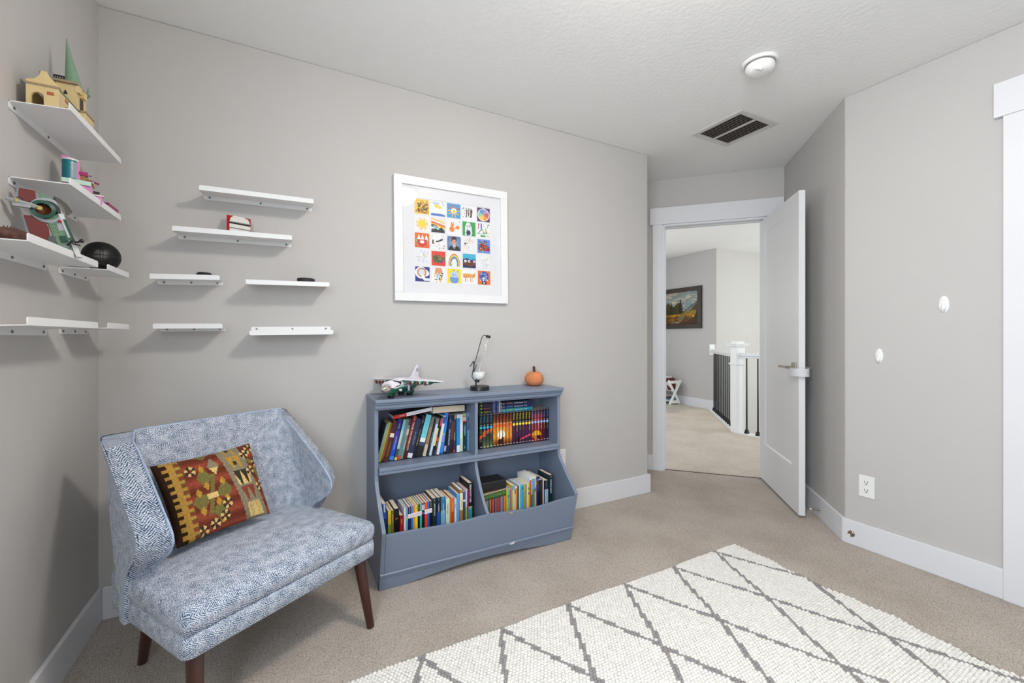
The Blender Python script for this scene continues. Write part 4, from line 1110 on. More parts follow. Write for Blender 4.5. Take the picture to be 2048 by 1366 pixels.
# ---- lower left bin
zf = 0.1185
def vis(h, bands, titles, zlip=0.245):
    v0 = max(0.0, (zlip-zf)/h); k = 1-v0
    g = lambda f: 0.0 if f <= 0 else v0+k*f
    return ([(g(a), g(b_), c) for a, b_, c in bands] if bands else bands), [(t_, v0+k*z_, k*l_, c, sz) for t_, z_, l_, c, sz in titles]
BLx = np.array([185,290,440,690,940,1130,1370,1620,1690,1865]); BLw = np.array([1.0425,1.062,1.098,1.163,1.228,1.279,1.345,1.417,1.436,1.489])
def bl(z): return float(np.interp(z, BLx, BLw))
BL = [
 (190,280,.250,3.0,(34,70,150),[(0,.45,(24,50,90))],[('CHRISTOPHER',.86,.3,W_,.36),('PAOLINI',.84,.3,W_,.6)],'tilted royal blue spine'),
 (322,378,.205,0,(232,208,20),[(0,.2,(120,170,60))],[('MARY POPPINS',.62,.4,(206,60,60),.42),('~4',.25,.2,(40,110,150),.7)],'bright yellow spine'),
 (380,434,.205,0,(122,98,46),None,[('TREASURE ISLAND',.52,.6,(226,206,140),.42)],'olive gold spine'),
 (440,526,.210,0,(16,16,18),None,[('A',.45,.1,(190,140,80),.9)],'black spine with a small gold triangle'),
 (536,604,.175,0,(150,30,34),None,[('~7',.80,.25,(30,20,20),.4),('~11',.4,.5,(226,196,90),.5)],'short red spine with gold script'),
 (612,648,.205,0,(222,220,232),None,[('~3 8',.4,.5,(120,120,150),.4)],'pale lavender spine'),
 (652,682,.205,0,(110,180,214),[(.3,.5,(214,206,120))],[],'thin light blue spine'),
]
for i, (a, b_, h, lean, c, bands, titles, desc) in enumerate(BL):
    x0 = bl(a); t = min(bl(b_)-x0-0.0008, 0.0155 if lean else 9)
    Mx = Matrix.Translation((x0,-0.276,zf+0.0003)) @ Matrix.Rotation(R(-lean),4,'Y')
    if lean: Mx = Matrix.Translation((1.0395+h*math.sin(R(lean)),-0.300,zf+0.0003+t*math.sin(R(lean)))) @ Matrix.Rotation(R(-lean),4,'Y')
    bands, titles = vis(h, bands, titles)
    book(t, h, 0.125, c, 'book, %s, %s from left, lower left bin' % (desc, ORD[i]), Mx, bands, titles, group='books in the lower left bin')
LAB = (236,232,236)
row = [(30,40,84,'navy',Y_),(26,120,200,'azure blue',(240,214,80)),(232,150,30,'orange',(200,110,20)),(238,222,40,'lemon yellow',(60,110,160)),(22,22,26,'black-yellow',Y_),(50,176,186,'turquoise',(226,150,60)),(24,22,26,'black unlabelled',(200,40,50)),(222,66,30,'red-orange',(244,190,60)),(30,90,200,'cobalt blue',(120,190,240)),(20,22,28,'black-gold',Y_)]
edges = [686,740,775,816,862,902,940,990,1042,1080,1128]
for i, (r_, g_, b2, nm, tc) in enumerate(row):
    x0 = bl(edges[i]); t = bl(edges[i+1])-x0-0.0008
    lab = i != 6
    bands = [(.745,.845,LAB)] if lab else [(.85,.97,(214,206,210)),(.76,.81,(90,90,120))]
    book(t, .206+.001*i, 0.125, (r_,g_,b2), 'thin %s paperback%s, %s of ten matching, lower left bin' % (nm, ' with white shelf label' if lab else '', ORD[i]), Matrix.Translation((x0,-0.276,zf+0.0003)), bands,
         [('~9 4',.92,.12,tc,.5)]+([('I',.795,.06,(190,60,60),.9)] if lab else []), group='books in the lower left bin')
BL2 = [
 (1132,1208,.226,(28,44,40),None,[('NORTH OR BE EATEN',.42,.6,(222,226,220),.42),('~8',.90,.14,(170,180,170),.26)],'dark green-black spine with white capitals'),
 (1212,1282,.226,(24,26,50),[(0,.25,(40,80,160))],[('THE MONSTER IN THE',.50,.4,(222,226,230),.3),('HOLLOWS',.42,.3,(222,226,230),.4),('~8',.90,.14,(170,180,190),.26)],'dark navy spine with white capitals'),
 (1286,1372,.226,(40,112,156),[(0,.3,(120,170,190))],[('THE WARDEN AND',.46,.4,(226,232,236),.3),('THE WOLF KING',.36,.4,(226,232,236),.3),('~8',.90,.14,(190,210,220),.24)],'sea blue spine with white lettering'),
 (1380,1448,.212,(206,220,198),None,[('The Secret Garden',.40,.6,(90,110,80),.5)],'pale mint spine'),
 (1452,1470,.206,(226,120,40),None,[],'thin orange spine'),
 (1472,1526,.212,(214,112,50),[(0,.15,(180,80,30))],[('~6 2 3 4',.42,.6,(240,210,180),.34)],'wide burnt orange spine'),
 (1532,1572,.205,(190,216,226),[(0,.2,(214,226,230))],[('~6',.5,.3,(90,130,160),.6)],'pale ice blue spine'),
 (1575,1622,.226,(96,150,214),[(.9,1,(70,180,230))],[('~4 2 7',.4,.5,(200,220,240),.36)],'cornflower blue spine'),
 (1628,1690,.243,(160,120,56),[(.1,.86,(232,220,176))],[('~7 2 3',.4,.4,(150,120,60),.3)],'gold bordered cream spine'),
 (1694,1735,.232,(60,84,140),[(0,.5,(60,70,84)),(.5,.6,(214,222,222))],[],'narrow slate blue spine'),
 (1738,1760,.238,(222,226,230),[(0,.2,(140,206,60))],[],'thin white spine with a green foot'),
 (1763,1790,.238,(190,30,110),None,[('~7',.4,.4,(226,130,180),.5)],'thin magenta spine'),
 (1794,1866,.268,(18,18,22),[(0,.10,(30,140,150)),(.10,.13,(226,206,70))],[('ORSON SCOTT CARD',.62,.66,W_,.62),('~5',.05,.08,W_,.4)],'tall black spine with large white capitals'),
]
for i, (a, b_, h, c, bands, titles, desc) in enumerate(BL2):
    x0 = bl(a); t = bl(b_)-x0-0.0008
    bands, titles = vis(h, bands, titles, 0.25)
    book(t, h, 0.13, c, 'book, %s, %s from right, lower left bin' % (desc, ORD[len(BL2)-1-i]), Matrix.Translation((x0,-0.276 if i != 12 else -0.270,zf+0.0003)), bands, titles, pages=PAGEW if i in (8,10) else PAGES, group='books in the lower left bin')

# ---- lower right bin
BRx = np.array([120,185,240,610,825,1060,1230,1340,1510]); BRw = np.array([1.5325,1.553,1.570,1.686,1.751,1.828,1.882,1.920,1.978])
def br(z): return float(np.interp(z, BRx, BRw))
low = [(206,120,50),(120,60,50),(80,100,50),(226,150,50),(120,160,150),(60,50,80),(230,160,40),(90,60,90),(180,90,60),(214,80,40),(60,50,90),(170,110,110),(120,70,60),(200,70,40),(150,60,40),(110,90,120),(214,130,60),(96,120,140),(190,60,60),(226,140,70),(214,90,50)]
NM = ['amber','brown','moss','orange','grey-green','violet','golden','plum','copper','red-orange','indigo','rose','chestnut','scarlet','russet','mauve','apricot','steel','crimson','peach','tangerine']
n = len(low); x0 = br(178); x1 = br(612); pt_ = (x1-x0)/n
for i, c in enumerate(low):
    g_ = (52,76,34) if i % 3 else (70,96,44)
    book(pt_-0.0005, .190+.0006*i, .105, c, 'very thin paperback, green spine top, %s lower half, %s in its row' % (NM[i], ORD[i]), Matrix.Translation((x0+i*pt_,-0.262,zf+0.0003)),
         [(.835,.985,g_),(.985,1,(200,190,150)),(.875+.004*(i%3),.895+.004*(i%3),(110,140,70)),(.93-.004*(i%4),.945-.004*(i%4),(130,160,90)),(.825,.835,(30,40,24))], [], group='thin matching paperbacks in the lower right bin')
mb = MB(); mb.box((0,0,0),(0.158,0.105,0.047)); 
o = obj('zip_case', mb, mat('black_leatherette',(26,26,28),0.5,var=0.15,bump=0.3,bscale=250), bevel=0.007, seg=3); o.matrix_world = Matrix.Translation((1.5325,-0.258,zf+0.2035))
tag(o, 'black zipped case lying on the thin paperbacks in the lower right bin', 'case')
mb = MB(); mb.tube([(0.004,-0.0006,0.024),(0.154,-0.0006,0.024)], 0.0012, 6); obj('zipper', mb, BLACK, o)
BR = [
 (614,642,.195,(206,206,40),None,[],'thin lime yellow spine'),
 (645,672,.196,(120,180,120),[(.4,.6,(40,140,120))],[],'thin pale green spine'),
 (675,690,.193,(110,180,226),None,[],'very thin light blue spine'),
 (693,712,.193,(214,50,80),[(0,.3,(190,80,60))],[],'thin raspberry red spine'),
 (715,732,.193,(120,190,190),None,[],'thin pale teal spine'),
 (735,775,.210,(236,206,60),[(.75,1,(60,150,196))],[('~3 3',.85,.14,(240,240,240),.5)],'yellow spine with blue head'),
 (778,800,.206,(226,226,220),[(.5,.8,(50,140,190))],[],'thin white and blue spine'),
 (803,832,.203,(230,130,40),[(.9,1,(240,214,200))],[],'orange spine'),
 (836,858,.205,(50,72,92),None,[],'dark slate spine'),
 (860,880,.209,(190,214,230),None,[],'thin powder blue spine'),
 (882,916,.206,(80,190,206),None,[('~8 3 6',.5,.6,(40,100,130),.4)],'aqua spine'),
 (918,948,.206,(90,150,220),[(.7,.85,(60,90,140))],[],'clear blue spine'),
 (950,980,.206,(180,180,30),[(0,.6,(160,160,40))],[],'olive yellow spine'),
 (983,1008,.205,(160,140,180),None,[],'lilac spine'),
 (1010,1034,.206,(240,220,150),None,[],'butter yellow spine'),
 (1037,1062,.206,(200,214,60),[(.3,.45,(110,90,160)),(.6,.75,(70,150,90))],[],'lime spine with violet and green bands'),
 (1066,1092,.232,(206,60,36),[(.92,1,(240,240,240))],[],'tall red-orange spine in the white-topped group'),
 (1094,1120,.233,(130,180,230),[(.95,1,(240,240,240)),(0,.2,(60,90,170))],[],'tall sky blue spine in the white-topped group'),
 (1122,1164,.234,(60,150,80),[(.45,.9,(70,170,200)),(.94,1,(240,240,240))],[],'tall green-blue spine, white-topped group'),
 (1167,1194,.235,(236,190,40),[(.96,1,(240,240,240)),(.3,.5,(214,80,50))],[],'tall golden yellow spine in the white-topped group'),
 (1197,1220,.236,(86,50,140),[(.6,.8,(150,110,60))],[],'tall purple spine in the white-topped group'),
 (1224,1262,.236,(22,26,34),[(.80,.88,(40,150,214)),(.3,.7,(24,50,80))],[('~4 3',.4,.4,(60,140,190),.5)],'black spine with blue dot'),
 (1266,1318,.215,(44,36,32),None,[('~11',.5,.5,(90,80,70),.5)],'brown-black spine'),
 (1321,1342,.220,(214,204,190),None,[],'thin cream spine'),
 (1358,1426,.206,(40,44,58),[(0,.42,(150,180,200))],[('~3 7 6',.72,.3,(120,130,150),.3)],'navy spine with a pale blue lower half'),
 (1446,1512,.232,(18,44,54),[(.84,1,(20,24,28))],[('THE WILD ROBOT',.42,.7,(214,240,244),.55),('~5',.90,.1,(220,220,220),.36)],'dark teal spine with white capitals'),
]
for i, (a, b_, h, c, bands, titles, desc) in enumerate(BR):
    xa = br(a); t = br(b_)-xa-0.0006
    white = 16 <= i <= 20
    bands, titles = vis(h, bands, titles, 0.24)
    book(t, h, .14 if white else .118, c, 'book, %s, %s from right, lower right bin' % (desc, ORD[len(BR)-1-i]), Matrix.Translation((xa,-0.262,zf+0.0003)), bands, titles,
         pages=PAGEW if (white or i < 16) else PAGES, cover2=(236,236,236) if white else None, group='books in the lower right bin')

# ------------------------------------------------------------------ accent chair
CH = frame((0.417,-0.894,0), (0.843,0.537,0))
cth = thing('accent_chair', 'blue herringbone tweed accent chair with wraparound back and dark wood legs', 'chair', M=CH)
def uvface(vs, f):
    a, b_, c = (Vector(vs[k]) for k in f[:3]); n_ = (b_-a).cross(c-a)
    if n_.length < 1e-12 and len(f) > 3: n_ = (c-a).cross(Vector(vs[f[3]])-a)
    ax, ay, az = abs(n_.x), abs(n_.y), abs(n_.z)
    if az >= ax and az >= ay: return [(vs[k][0], vs[k][1]) for k in f]
    if ay >= ax: return [(vs[k][0], -vs[k][2]+0.3) for k in f]
    return [(vs[k][1], -vs[k][2]+0.3) for k in f]
def rrect(u0, u1, v0, v1, r, k=6):
    P = []
    for cx, cy, a0 in ((u1-r,v0+r,-90),(u1-r,v1-r,0),(u0+r,v1-r,90),(u0+r,v0+r,180)):
        for i in range(k+1):
            t = R(a0+90*i/k); P.append((cx+r*math.cos(t), cy+r*math.sin(t)))
    return P
def block(levels, crown=0.0, rings=7, r=0.03, bot=True):
    """levels: [(u0,u1,v0,v1,z)] bottom to top; domed top"""
    vs = []; fs_ = []; n_ = None
    # densify perimeter
    loops = []
    for (u0,u1,v0,v1,z) in levels:
        P = rrect(u0,u1,v0,v1,r)
        loops.append([(p[0],p[1],z) for p in P])
    (u0,u1,v0,v1,z) = levels[-1]; cu, cv = (u0+u1)/2, (v0+v1)/2
    P = rrect(u0,u1,v0,v1,r)
    for i in range(1, rings+1):
        k = 1-i/(rings+0.0)
        k2 = max(k, 0.02)
        loops.append([(cu+(p[0]-cu)*k2, cv+(p[1]-cv)*k2, z+crown*(1-k**2.6)) for p in P])
    n_ = len(P)
    for l in loops: vs += l
    for j in range(len(loops)-1):
        for i in range(n_): fs_.append((j*n_+i, j*n_+(i+1)%n_, (j+1)*n_+(i+1)%n_, (j+1)*n_+i))
    fs_.append(tuple((len(loops)-1)*n_+i for i in range(n_)))
    if bot: fs_.append(tuple(range(n_-1,-1,-1)))
    mb = MB(); mb.add(vs, fs_, uvs=[uvface(vs, f) for f in fs_])
    return mb
U1 = 0.652; U0 = 0.004
mb = block([(U0+.006,U1-.006,.006,.47,.270),(U0,U1,.0,.47,.276),(U0-.001,U1+.001,-.001,.47,.315),(U0+.002,U1-.002,.002,.47,.331),(U0+.010,U1-.010,.010,.47,.334)], rings=2, r=0.022)
obj('seat_base', mb, FABRIC, cth, smooth=60)
mb = block([(U0+.010,U1-.010,.010,.47,.333),(U0+.001,U1-.001,.001,.47,.338),(U0-.003,U1+.003,-.004,.47,.360),(U0-.002,U1+.002,-.003,.47,.384),(U0+.006,U1-.006,.005,.47,.398),(U0+.022,U1-.022,.022,.46,.407)], crown=0.026, r=0.026)
obj('seat_cushion', mb, FABRIC, cth, smooth=70)
# back shell
NA, NR = 56, 26
TK = 0.068
def vf(z):
    pts = [(.27,.335),(.40,.335),(.435,.310),(.462,.262),(.49,.222),(.52,.205),(.545,.210),(.575,.238),(.62,.290),(.70,.395),(.755,.47),(.785,.525),(.83,.56)]
    return float(np.interp(z, [p[0] for p in pts], [p[1] for p in pts]))
def vb(z): return 0.455+(z-0.27)*0.24
def plan(a, z, off):
    """a 0..1 along the U from the left front edge, off = inward offset"""
    u0, u1 = -0.006+off, 0.664-off
    tp = max(0, (z-.6)/.2); u0 += 0.014*tp; u1 -= 0.014*tp
    v1 = vb(z)-off*1.15; v0 = vf(z)+(0.046*min(1,max(0,(z-.43)/.06)) if off < TK*.5 else -0.012)
    v0 = min(v0, v1-0.004)
    rad = min(0.10-off*0.5, max(0.012, (v1-v0)*0.9))
    segs = [('l', (u0,v0),(u0,v1-rad)), ('c', (u0+rad,v1-rad), 180, 90), ('l',(u0+rad,v1),(u1-rad,v1)), ('c',(u1-rad,v1-rad),90,0), ('l',(u1,v1-rad),(u1,v0))]
    frac = [0.22,0.10,0.36,0.10,0.22]
    x = a
    for s, f in zip(segs, frac):
        if x <= f+1e-9:
            t = x/f
            if s[0] == 'l': return (s[1][0]+(s[2][0]-s[1][0])*t, s[1][1]+(s[2][1]-s[1][1])*t)
            g = R(s[2]+(s[3]-s[2])*t); return (s[1][0]+rad*math.cos(g), s[1][1]+rad*math.sin(g))
        x -= f
    return (u1, v0)
def ztop(a):
    b_ = abs(a-.5)*2
    return 0.812-0.012*b_**2-0.022*max(0,(b_-.34)/.66)**1.3
def shellpt(a, r, off):
    z = .27+(ztop(a)-.27-(0.0 if off > TK*.5 else 0.016*(1-off/TK)))*r
    u_, v_ = plan(a, z, off); return (u_, v_, z)
vs = []; idx = {}
As = np.linspace(0,1,NA+1); Rs = np.linspace(0,1,NR+1)
for s_i, off in enumerate((0.0, TK)):
    for j, r_ in enumerate(Rs):
        for i, a_ in enumerate(As):
            idx[(s_i,i,j)] = len(vs); vs.append(shellpt(a_, r_, off))
fs_ = []; uvs = []
arc = np.concatenate([[0], np.cumsum([0.82*0+0.028]*NA)])
def q(f, kind):
    fs_.append(f)
    if kind == 's': uvs.append([(0.0255*((k % ((NA+1)*(NR+1))) % (NA+1)), 0.0205*((k % ((NA+1)*(NR+1))) // (NA+1))) for k in f])
    else: uvs.append([(vs[k][2] if kind == 'e' else 0.0255*((k % ((NA+1)*(NR+1))) % (NA+1)), (0.06 if k >= (NA+1)*(NR+1) else 0.0)) for k in f])
for j in range(NR):
    for i in range(NA):
        q((idx[0,i,j],idx[0,i,j+1],idx[0,i+1,j+1],idx[0,i+1,j]), 's')
        q((idx[1,i,j],idx[1,i+1,j],idx[1,i+1,j+1],idx[1,i,j+1]), 's')
    q((idx[0,0,j],idx[1,0,j],idx[1,0,j+1],idx[0,0,j+1]), 'e')
    q((idx[0,NA,j],idx[0,NA,j+1],idx[1,NA,j+1],idx[1,NA,j]), 'e')
for i in range(NA):
    q((idx[0,i,NR],idx[1,i,NR],idx[1,i+1,NR],idx[0,i+1,NR]), 't')
    q((idx[0,i,0],idx[0,i+1,0],idx[1,i+1,0],idx[1,i,0]), 't')
mb = MB(); mb.add(vs, fs_, uvs=uvs)
back = obj('backrest', mb, FABRIC, cth, smooth=50, bevel=0.015, seg=4)
for off, dd2 in ((0.0045, -0.003), (TK-0.003, 0.004)):
    P = []
    for r_ in np.linspace(0.30, 1, 40):
        p = shellpt(0, r_, off); P.append((p[0],p[1]-0.001,p[2]))
    for a_ in np.linspace(0, 1, 60)[1:-1]:
        p = shellpt(a_, 1, off); P.append((p[0],p[1],p[2]+0.001))
    for r_ in np.linspace(1, 0.30, 40):
        p = shellpt(1, r_, off); P.append((p[0],p[1]-0.001,p[2]))
    mb = MB(); mb.tube(P, 0.0017 if off < .01 else 0.0034, 6); obj('seam' if off < .01 else 'piping', mb, SEAMB if off < .01 else PIPE, cth, smooth=60)
for (ut, vt, ub, vb_) in ((.050,.050,.034,.004),(.610,.050,.628,.004),(.10,.43,.114,.548),(.556,.43,.546,.548)):
    mb = MB(); mb.tube([(ut,vt,.272),(ut*.5+ub*.5,vt*.5+vb_*.5,.136),(ub,vb_,.0015)], [.0225,.0185,.0140], 20)
    obj('leg', mb, WOOD, cth, smooth=50)

# ------------------------------------------------------------------ kilim pillow
NXp, NYp = 104, 76
def kilim():
    a = np.zeros((NYp, NXp, 3)); r = np.random.RandomState(9)
    rust = np.array([134,64,46.]); gold = np.array([172,132,62.]); dk = np.array([52,34,22.]); ol = np.array([116,108,60.]); gr = np.array([134,124,102.]); cr = np.array([212,182,118.]); ye = np.array([180,138,52.]); bk = np.array([58,52,44.])
    flowers = [(.27,.80),(.52,.78*0+.30),(.47,.16),(.36,.10),(.24,.06),(.86,.86),(.87,.62),(.94,.40),(.97,.72),(.94,.92)]
    def flower(x, y, c, i):
        for (fx, fy) in flowers:
            d = math.hypot(x-fx, (y-fy)*.74)
            if d < .05 and d > .018:
                k = int((math.atan2((y-fy)*.74, x-fx)+math.pi)/(math.pi/4)) % 2
                return cr if k else bk
            if d <= .018: return rust*.8
        return c
    def diamond(x, y, cx, cy, w_, h_): return abs(x-cx)/w_+abs(y-cy)/h_ < 1
    for j in range(NYp):
        y = 1-(j+.5)/NYp
        for i in range(NXp):
            x = (i+.5)/NXp
            c = rust*(0.92+.16*math.sin(y*31+math.sin(x*3)))
            q2 = (y*11) % 1
            if x < .10: c = dk if (q2 < .5 or x < .045) else gold
            elif x < .155: c = gold
            elif x < .20: c = gold if q2 > .5 else rust
            if .155 <= x < .215 and (q2 < .08 or abs(q2-.5) < .07): c = ol*.8
            if x > .2:
                cx, cy = .40, .46
                if abs((x-cx)-(y-cy)*.25) < .022 and abs(y-cy) < .24: c = ol
                if abs(y-cy+.02) < .035 and abs(x-cx) < .10: c = ol if abs(x-cx) > .05 else cr
                for (ex, ey) in ((.28,.40),(.53,.47),(.37,.68),(.44,.24)):
                    if diamond(x, y, ex, ey, .075, .14): c = ol
                    if diamond(x, y, ex, ey+.11, .03, .06) or diamond(x, y, ex, ey-.11, .03, .06): c = ye
                if diamond(x, y, .49, .80, .06, .12): c = gr if y > .78 else cr
                if diamond(x, y, .42, .98, .08, .06): c = ol
                # slanted grey ladder
                s = x-.60-(1-y)*.06*0-(0.9-y)*0.14
                if -.02 < s < .235:
                    c = gr
                    b2 = (y*4.6) % 1; row_ = int(y*4.6)
                    if .03 < s < .19 and .14 < b2:
                        c = [ye*.9, rust, gr, ye, ye][row_ % 5] if row_ != 2 else bk
                        if row_ == 0: c = cr*.9
                        tri_ = abs((s-.03) % .08-.04)/.04
                        if tri_ > b2: c = gr if row_ in (3,4,1) else cr
                        if row_ in (3,4) and abs(s-.1) < .02 and abs(b2-.5) < .12: c = bk
                if x > .86 and (abs(y-(1.2-x*.5)) < .03 or diamond(x, y, .97, .6, .05, .16)): c = ol
                c = flower(x, y, c, i)
            a[j, i] = np.clip(c*(0.9+.2*r.rand()), 6, 255)
    return a
ka = kilim()
TLp = Vector((.088,.425,.700)); BLp = Vector((.112,.300,.452)); BRp = Vector((.412,.300,.458)); TRp = Vector((.405,.425,.708))
nrm_p = ((BRp-BLp).cross(TLp-BLp)).normalized()
if nrm_p.y > 0: nrm_p = -nrm_p
def pil(s, t, side):
    p = (BLp*(1-s)+BRp*s)*(1-t)+(TLp*(1-s)+TRp*s)*t
    e = (4*s*(1-s))**.5*(4*t*(1-t))**.5
    pin = 0.014*((1-4*s*(1-s))*0+1)
    c = (BLp+TRp)*.5
    # edges bow inward a little between the corners
    p = p + (c-p)*(0.055*((4*s*(1-s))*(abs(t-.5)*2)**3 + (4*t*(1-t))*(abs(s-.5)*2)**3))
    return p + nrm_p*side*0.046*e**.75
pw = thing('throw_pillow', 'rust red and olive kilim lumbar pillow leaning on the chair back', 'pillow', M=CH)
mb = MB(); vs = [tuple(pil(i/NXp, 1-j/NYp, 1)) for j in range(NYp+1) for i in range(NXp+1)]
mb.add(vs, [])
for j in range(NYp):
    for i in range(NXp):
        a_ = j*(NXp+1)+i; mb.f.append((a_,a_+NXp+1,a_+NXp+2,a_+1)); mb.c.append(tuple(ka[j,i])); mb.m.append(0); mb.uv.append(None)
obj('kilim_front', mb, KILIM, pw, smooth=180)
mb = MB(); n1, n2 = 30, 22
mb.add([tuple(pil(i/n1, 1-j/n2, -1)) for j in range(n2+1) for i in range(n1+1)], [(j*(n1+1)+i,j*(n1+1)+i+1,(j+1)*(n1+1)+i+1,(j+1)*(n1+1)+i) for j in range(n2) for i in range(n1)])
obj('cotton_back', mb, mat('cream_cotton',(206,190,166),0.95,var=0.05), pw, smooth=180)
# ------------------------------------------------------------------ wool rug: rows of felted loops with a grey diamond lattice
def build_rug():
    x0, x1, y0, y1 = 0.56, 2.785, -2.36, -0.805
    px_, py_ = 0.0138, 0.0108
    r = np.random.RandomState(21)
    ni = int((x1-x0)/px_); nj = int((y1-y0)/py_)
    jj, ii = np.meshgrid(np.arange(nj), np.arange(ni), indexing='ij')
    edge = 0.010*np.sin(jj*0.13)+0.006*np.sin(jj*0.41+1)
    cx = x1-0.007-(ii+0.5*(jj % 2))*px_+r.uniform(-.0012,.0012,ii.shape)+edge*np.exp(-ii*0.06)+0.003*np.sin(jj*0.05)
    cy = y1-0.005-jj*py_+r.uniform(-.0009,.0009,ii.shape)+0.004*np.sin(ii*0.11)*np.exp(-jj*0.05)+0.0015*np.sin(ii*0.3)
    cx = cx.ravel(); cy = cy.ravel()
    d = -0.81-cy
    sl = 0.155/0.355
    wob = 0.004*np.sin(d*14)
    def dist(sg):
        f = (cx-1.383+sg*sl*d+wob)/0.3105
        return np.abs(f-np.round(f))*0.3105
    grey = (np.minimum(dist(1), dist(-1)) < 0.0098)
    n = len(cx)
    hx = 0.0078*r.uniform(.92,1.1,n); hy = 0.0066*r.uniform(.92,1.08,n); hz = 0.0085*r.uniform(.85,1.15,n)
    hz[grey] *= 0.9
    ang = r.uniform(-.18,.18,n)-.12
    # dome: rings of 8
    ring = [(1.0,0.0),(0.92,0.45),(0.66,0.80),(0.0,1.0)]
    k = 8; tv = 2*np.pi*np.arange(k)/k
    loc = []
    for rr_, z in ring[:-1]:
        for t in tv: loc.append((rr_*np.sign(np.cos(t))*abs(np.cos(t))**.85, rr_*np.sign(np.sin(t))*abs(np.sin(t))**.85, z))
    loc.append((0,0,1.0)); loc = np.array(loc); m_ = len(loc)
    X_ = loc[None,:,0]*hx[:,None]; Y_2 = loc[None,:,1]*hy[:,None]
    ca, sa = np.cos(ang)[:,None], np.sin(ang)[:,None]
    V = np.stack([cx[:,None]+X_*ca-Y_2*sa, cy[:,None]+X_*sa+Y_2*ca, 0.004+loc[None,:,2]*hz[:,None]], -1).reshape(-1,3)
    faces = []
    for j in range(2):
        for i in range(k): faces.append((j*k+i, j*k+(i+1)%k, (j+1)*k+(i+1)%k, (j+1)*k+i))
    tri = [(2*k+i, 2*k+(i+1)%k, m_-1) for i in range(k)]
    fq = np.array(faces); ft = np.array(tri)
    off = (np.arange(n)*m_)[:,None,None]
    Q = (fq[None]+off).reshape(-1,4); Tt = (ft[None]+off).reshape(-1,3)
    # backing slab
    bo = len(V)
    bv = np.array([(x0,y0,.0006),(x1-.006,y0,.0006),(x1-.006,y1-.006,.0006),(x0,y1-.006,.0006),(x0,y0,.0055),(x1-.006,y0,.0055),(x1-.006,y1-.006,.0055),(x0,y1-.006,.0055)])
    bf = np.array([(0,3,2,1),(4,5,6,7),(0,1,5,4),(1,2,6,5),(2,3,7,6),(3,0,4,7)])+bo
    V = np.concatenate([V, bv]); Q = np.concatenate([Q, bf])
    me = bpy.data.meshes.new('wool_rug')
    nq, ntt = len(Q), len(Tt)
    me.vertices.add(len(V)); me.vertices.foreach_set('co', V.astype(np.float32).ravel())
    me.loops.add(nq*4+ntt*3)
    me.loops.foreach_set('vertex_index', np.concatenate([Q.ravel(), Tt.ravel()]).astype(np.int32))
    me.polygons.add(nq+ntt)
    ls = np.concatenate([np.arange(nq)*4, nq*4+np.arange(ntt)*3]).astype(np.int32)
    me.polygons.foreach_set('loop_start', ls)
    me.polygons.foreach_set('use_smooth', np.ones(nq+ntt, bool))
    base = np.where(grey[:,None], lin((150,145,145))[None], lin((230,227,221))[None])*r.uniform(.93,1.04,(n,1))
    cq = np.concatenate([np.repeat(base, len(faces), 0), np.tile(lin((186,178,166)), (6,1))])
    ct = np.repeat(base, len(tri), 0)
    lc = np.concatenate([np.repeat(cq, 4, 0), np.repeat(ct, 3, 0)])
    at_ = me.color_attributes.new('Col','FLOAT_COLOR','CORNER')
    at_.data.foreach_set('color', np.concatenate([lc, np.ones((len(lc),1))],1).astype(np.float32).ravel())
    me.materials.append(RUGM); me.update(calc_edges=True); me.validate()
    return link('area_rug', me)
tag(build_rug(), 'large cream felted wool rug with a thin grey diamond lattice', 'rug')

# ------------------------------------------------------------------ things on the bookcase top (z = 0.833)
TZ = 0.8332
# stuffed pumpkin
pk = thing('stuffed_pumpkin', 'small plush orange pumpkin with a brown stem on the bookcase top', 'pumpkin', loc=(1.965,-0.085,TZ))
m = MB(); prof_ = [(0.0,0.003),(0.025,0.0),(0.042,0.006),(0.054,0.024),(0.0565,0.042),(0.052,0.060),(0.042,0.073),(0.028,0.081),(0.014,0.082),(0.0,0.078)]
n_ = 60; vs = []
for r_, z in prof_:
    for i in range(n_):
        t = 2*math.pi*i/n_; g = 1-0.03*max(0,1-abs((t/(2*math.pi)*6) % 1-.5)*0-0)**1*math.exp(-(((t/(2*math.pi)*6+.35) % 1-.5)/.07)**2)
        vs.append((r_*g*math.cos(t), r_*g*math.sin(t), z))
m.add(vs, [(j*n_+i,j*n_+(i+1)%n_,(j+1)*n_+(i+1)%n_,(j+1)*n_+i) for j in range(len(prof_)-1) for i in range(n_)])
obj('body', m, mat('orange_plush',(206,130,86),1.0,var=0.10,vscale=30,bump=0.35,bscale=350), pk, smooth=180)
m = MB(); m.tube([(0,0,0.076),(-0.001,0,0.095),(-0.003,0,0.111),(-0.004,0,0.1135)], [0.0095,0.0082,0.0082,0.005], 14)
obj('stem', m, mat('brown_felt',(78,54,40),0.95,var=0.12,vscale=60), pk, smooth=60)

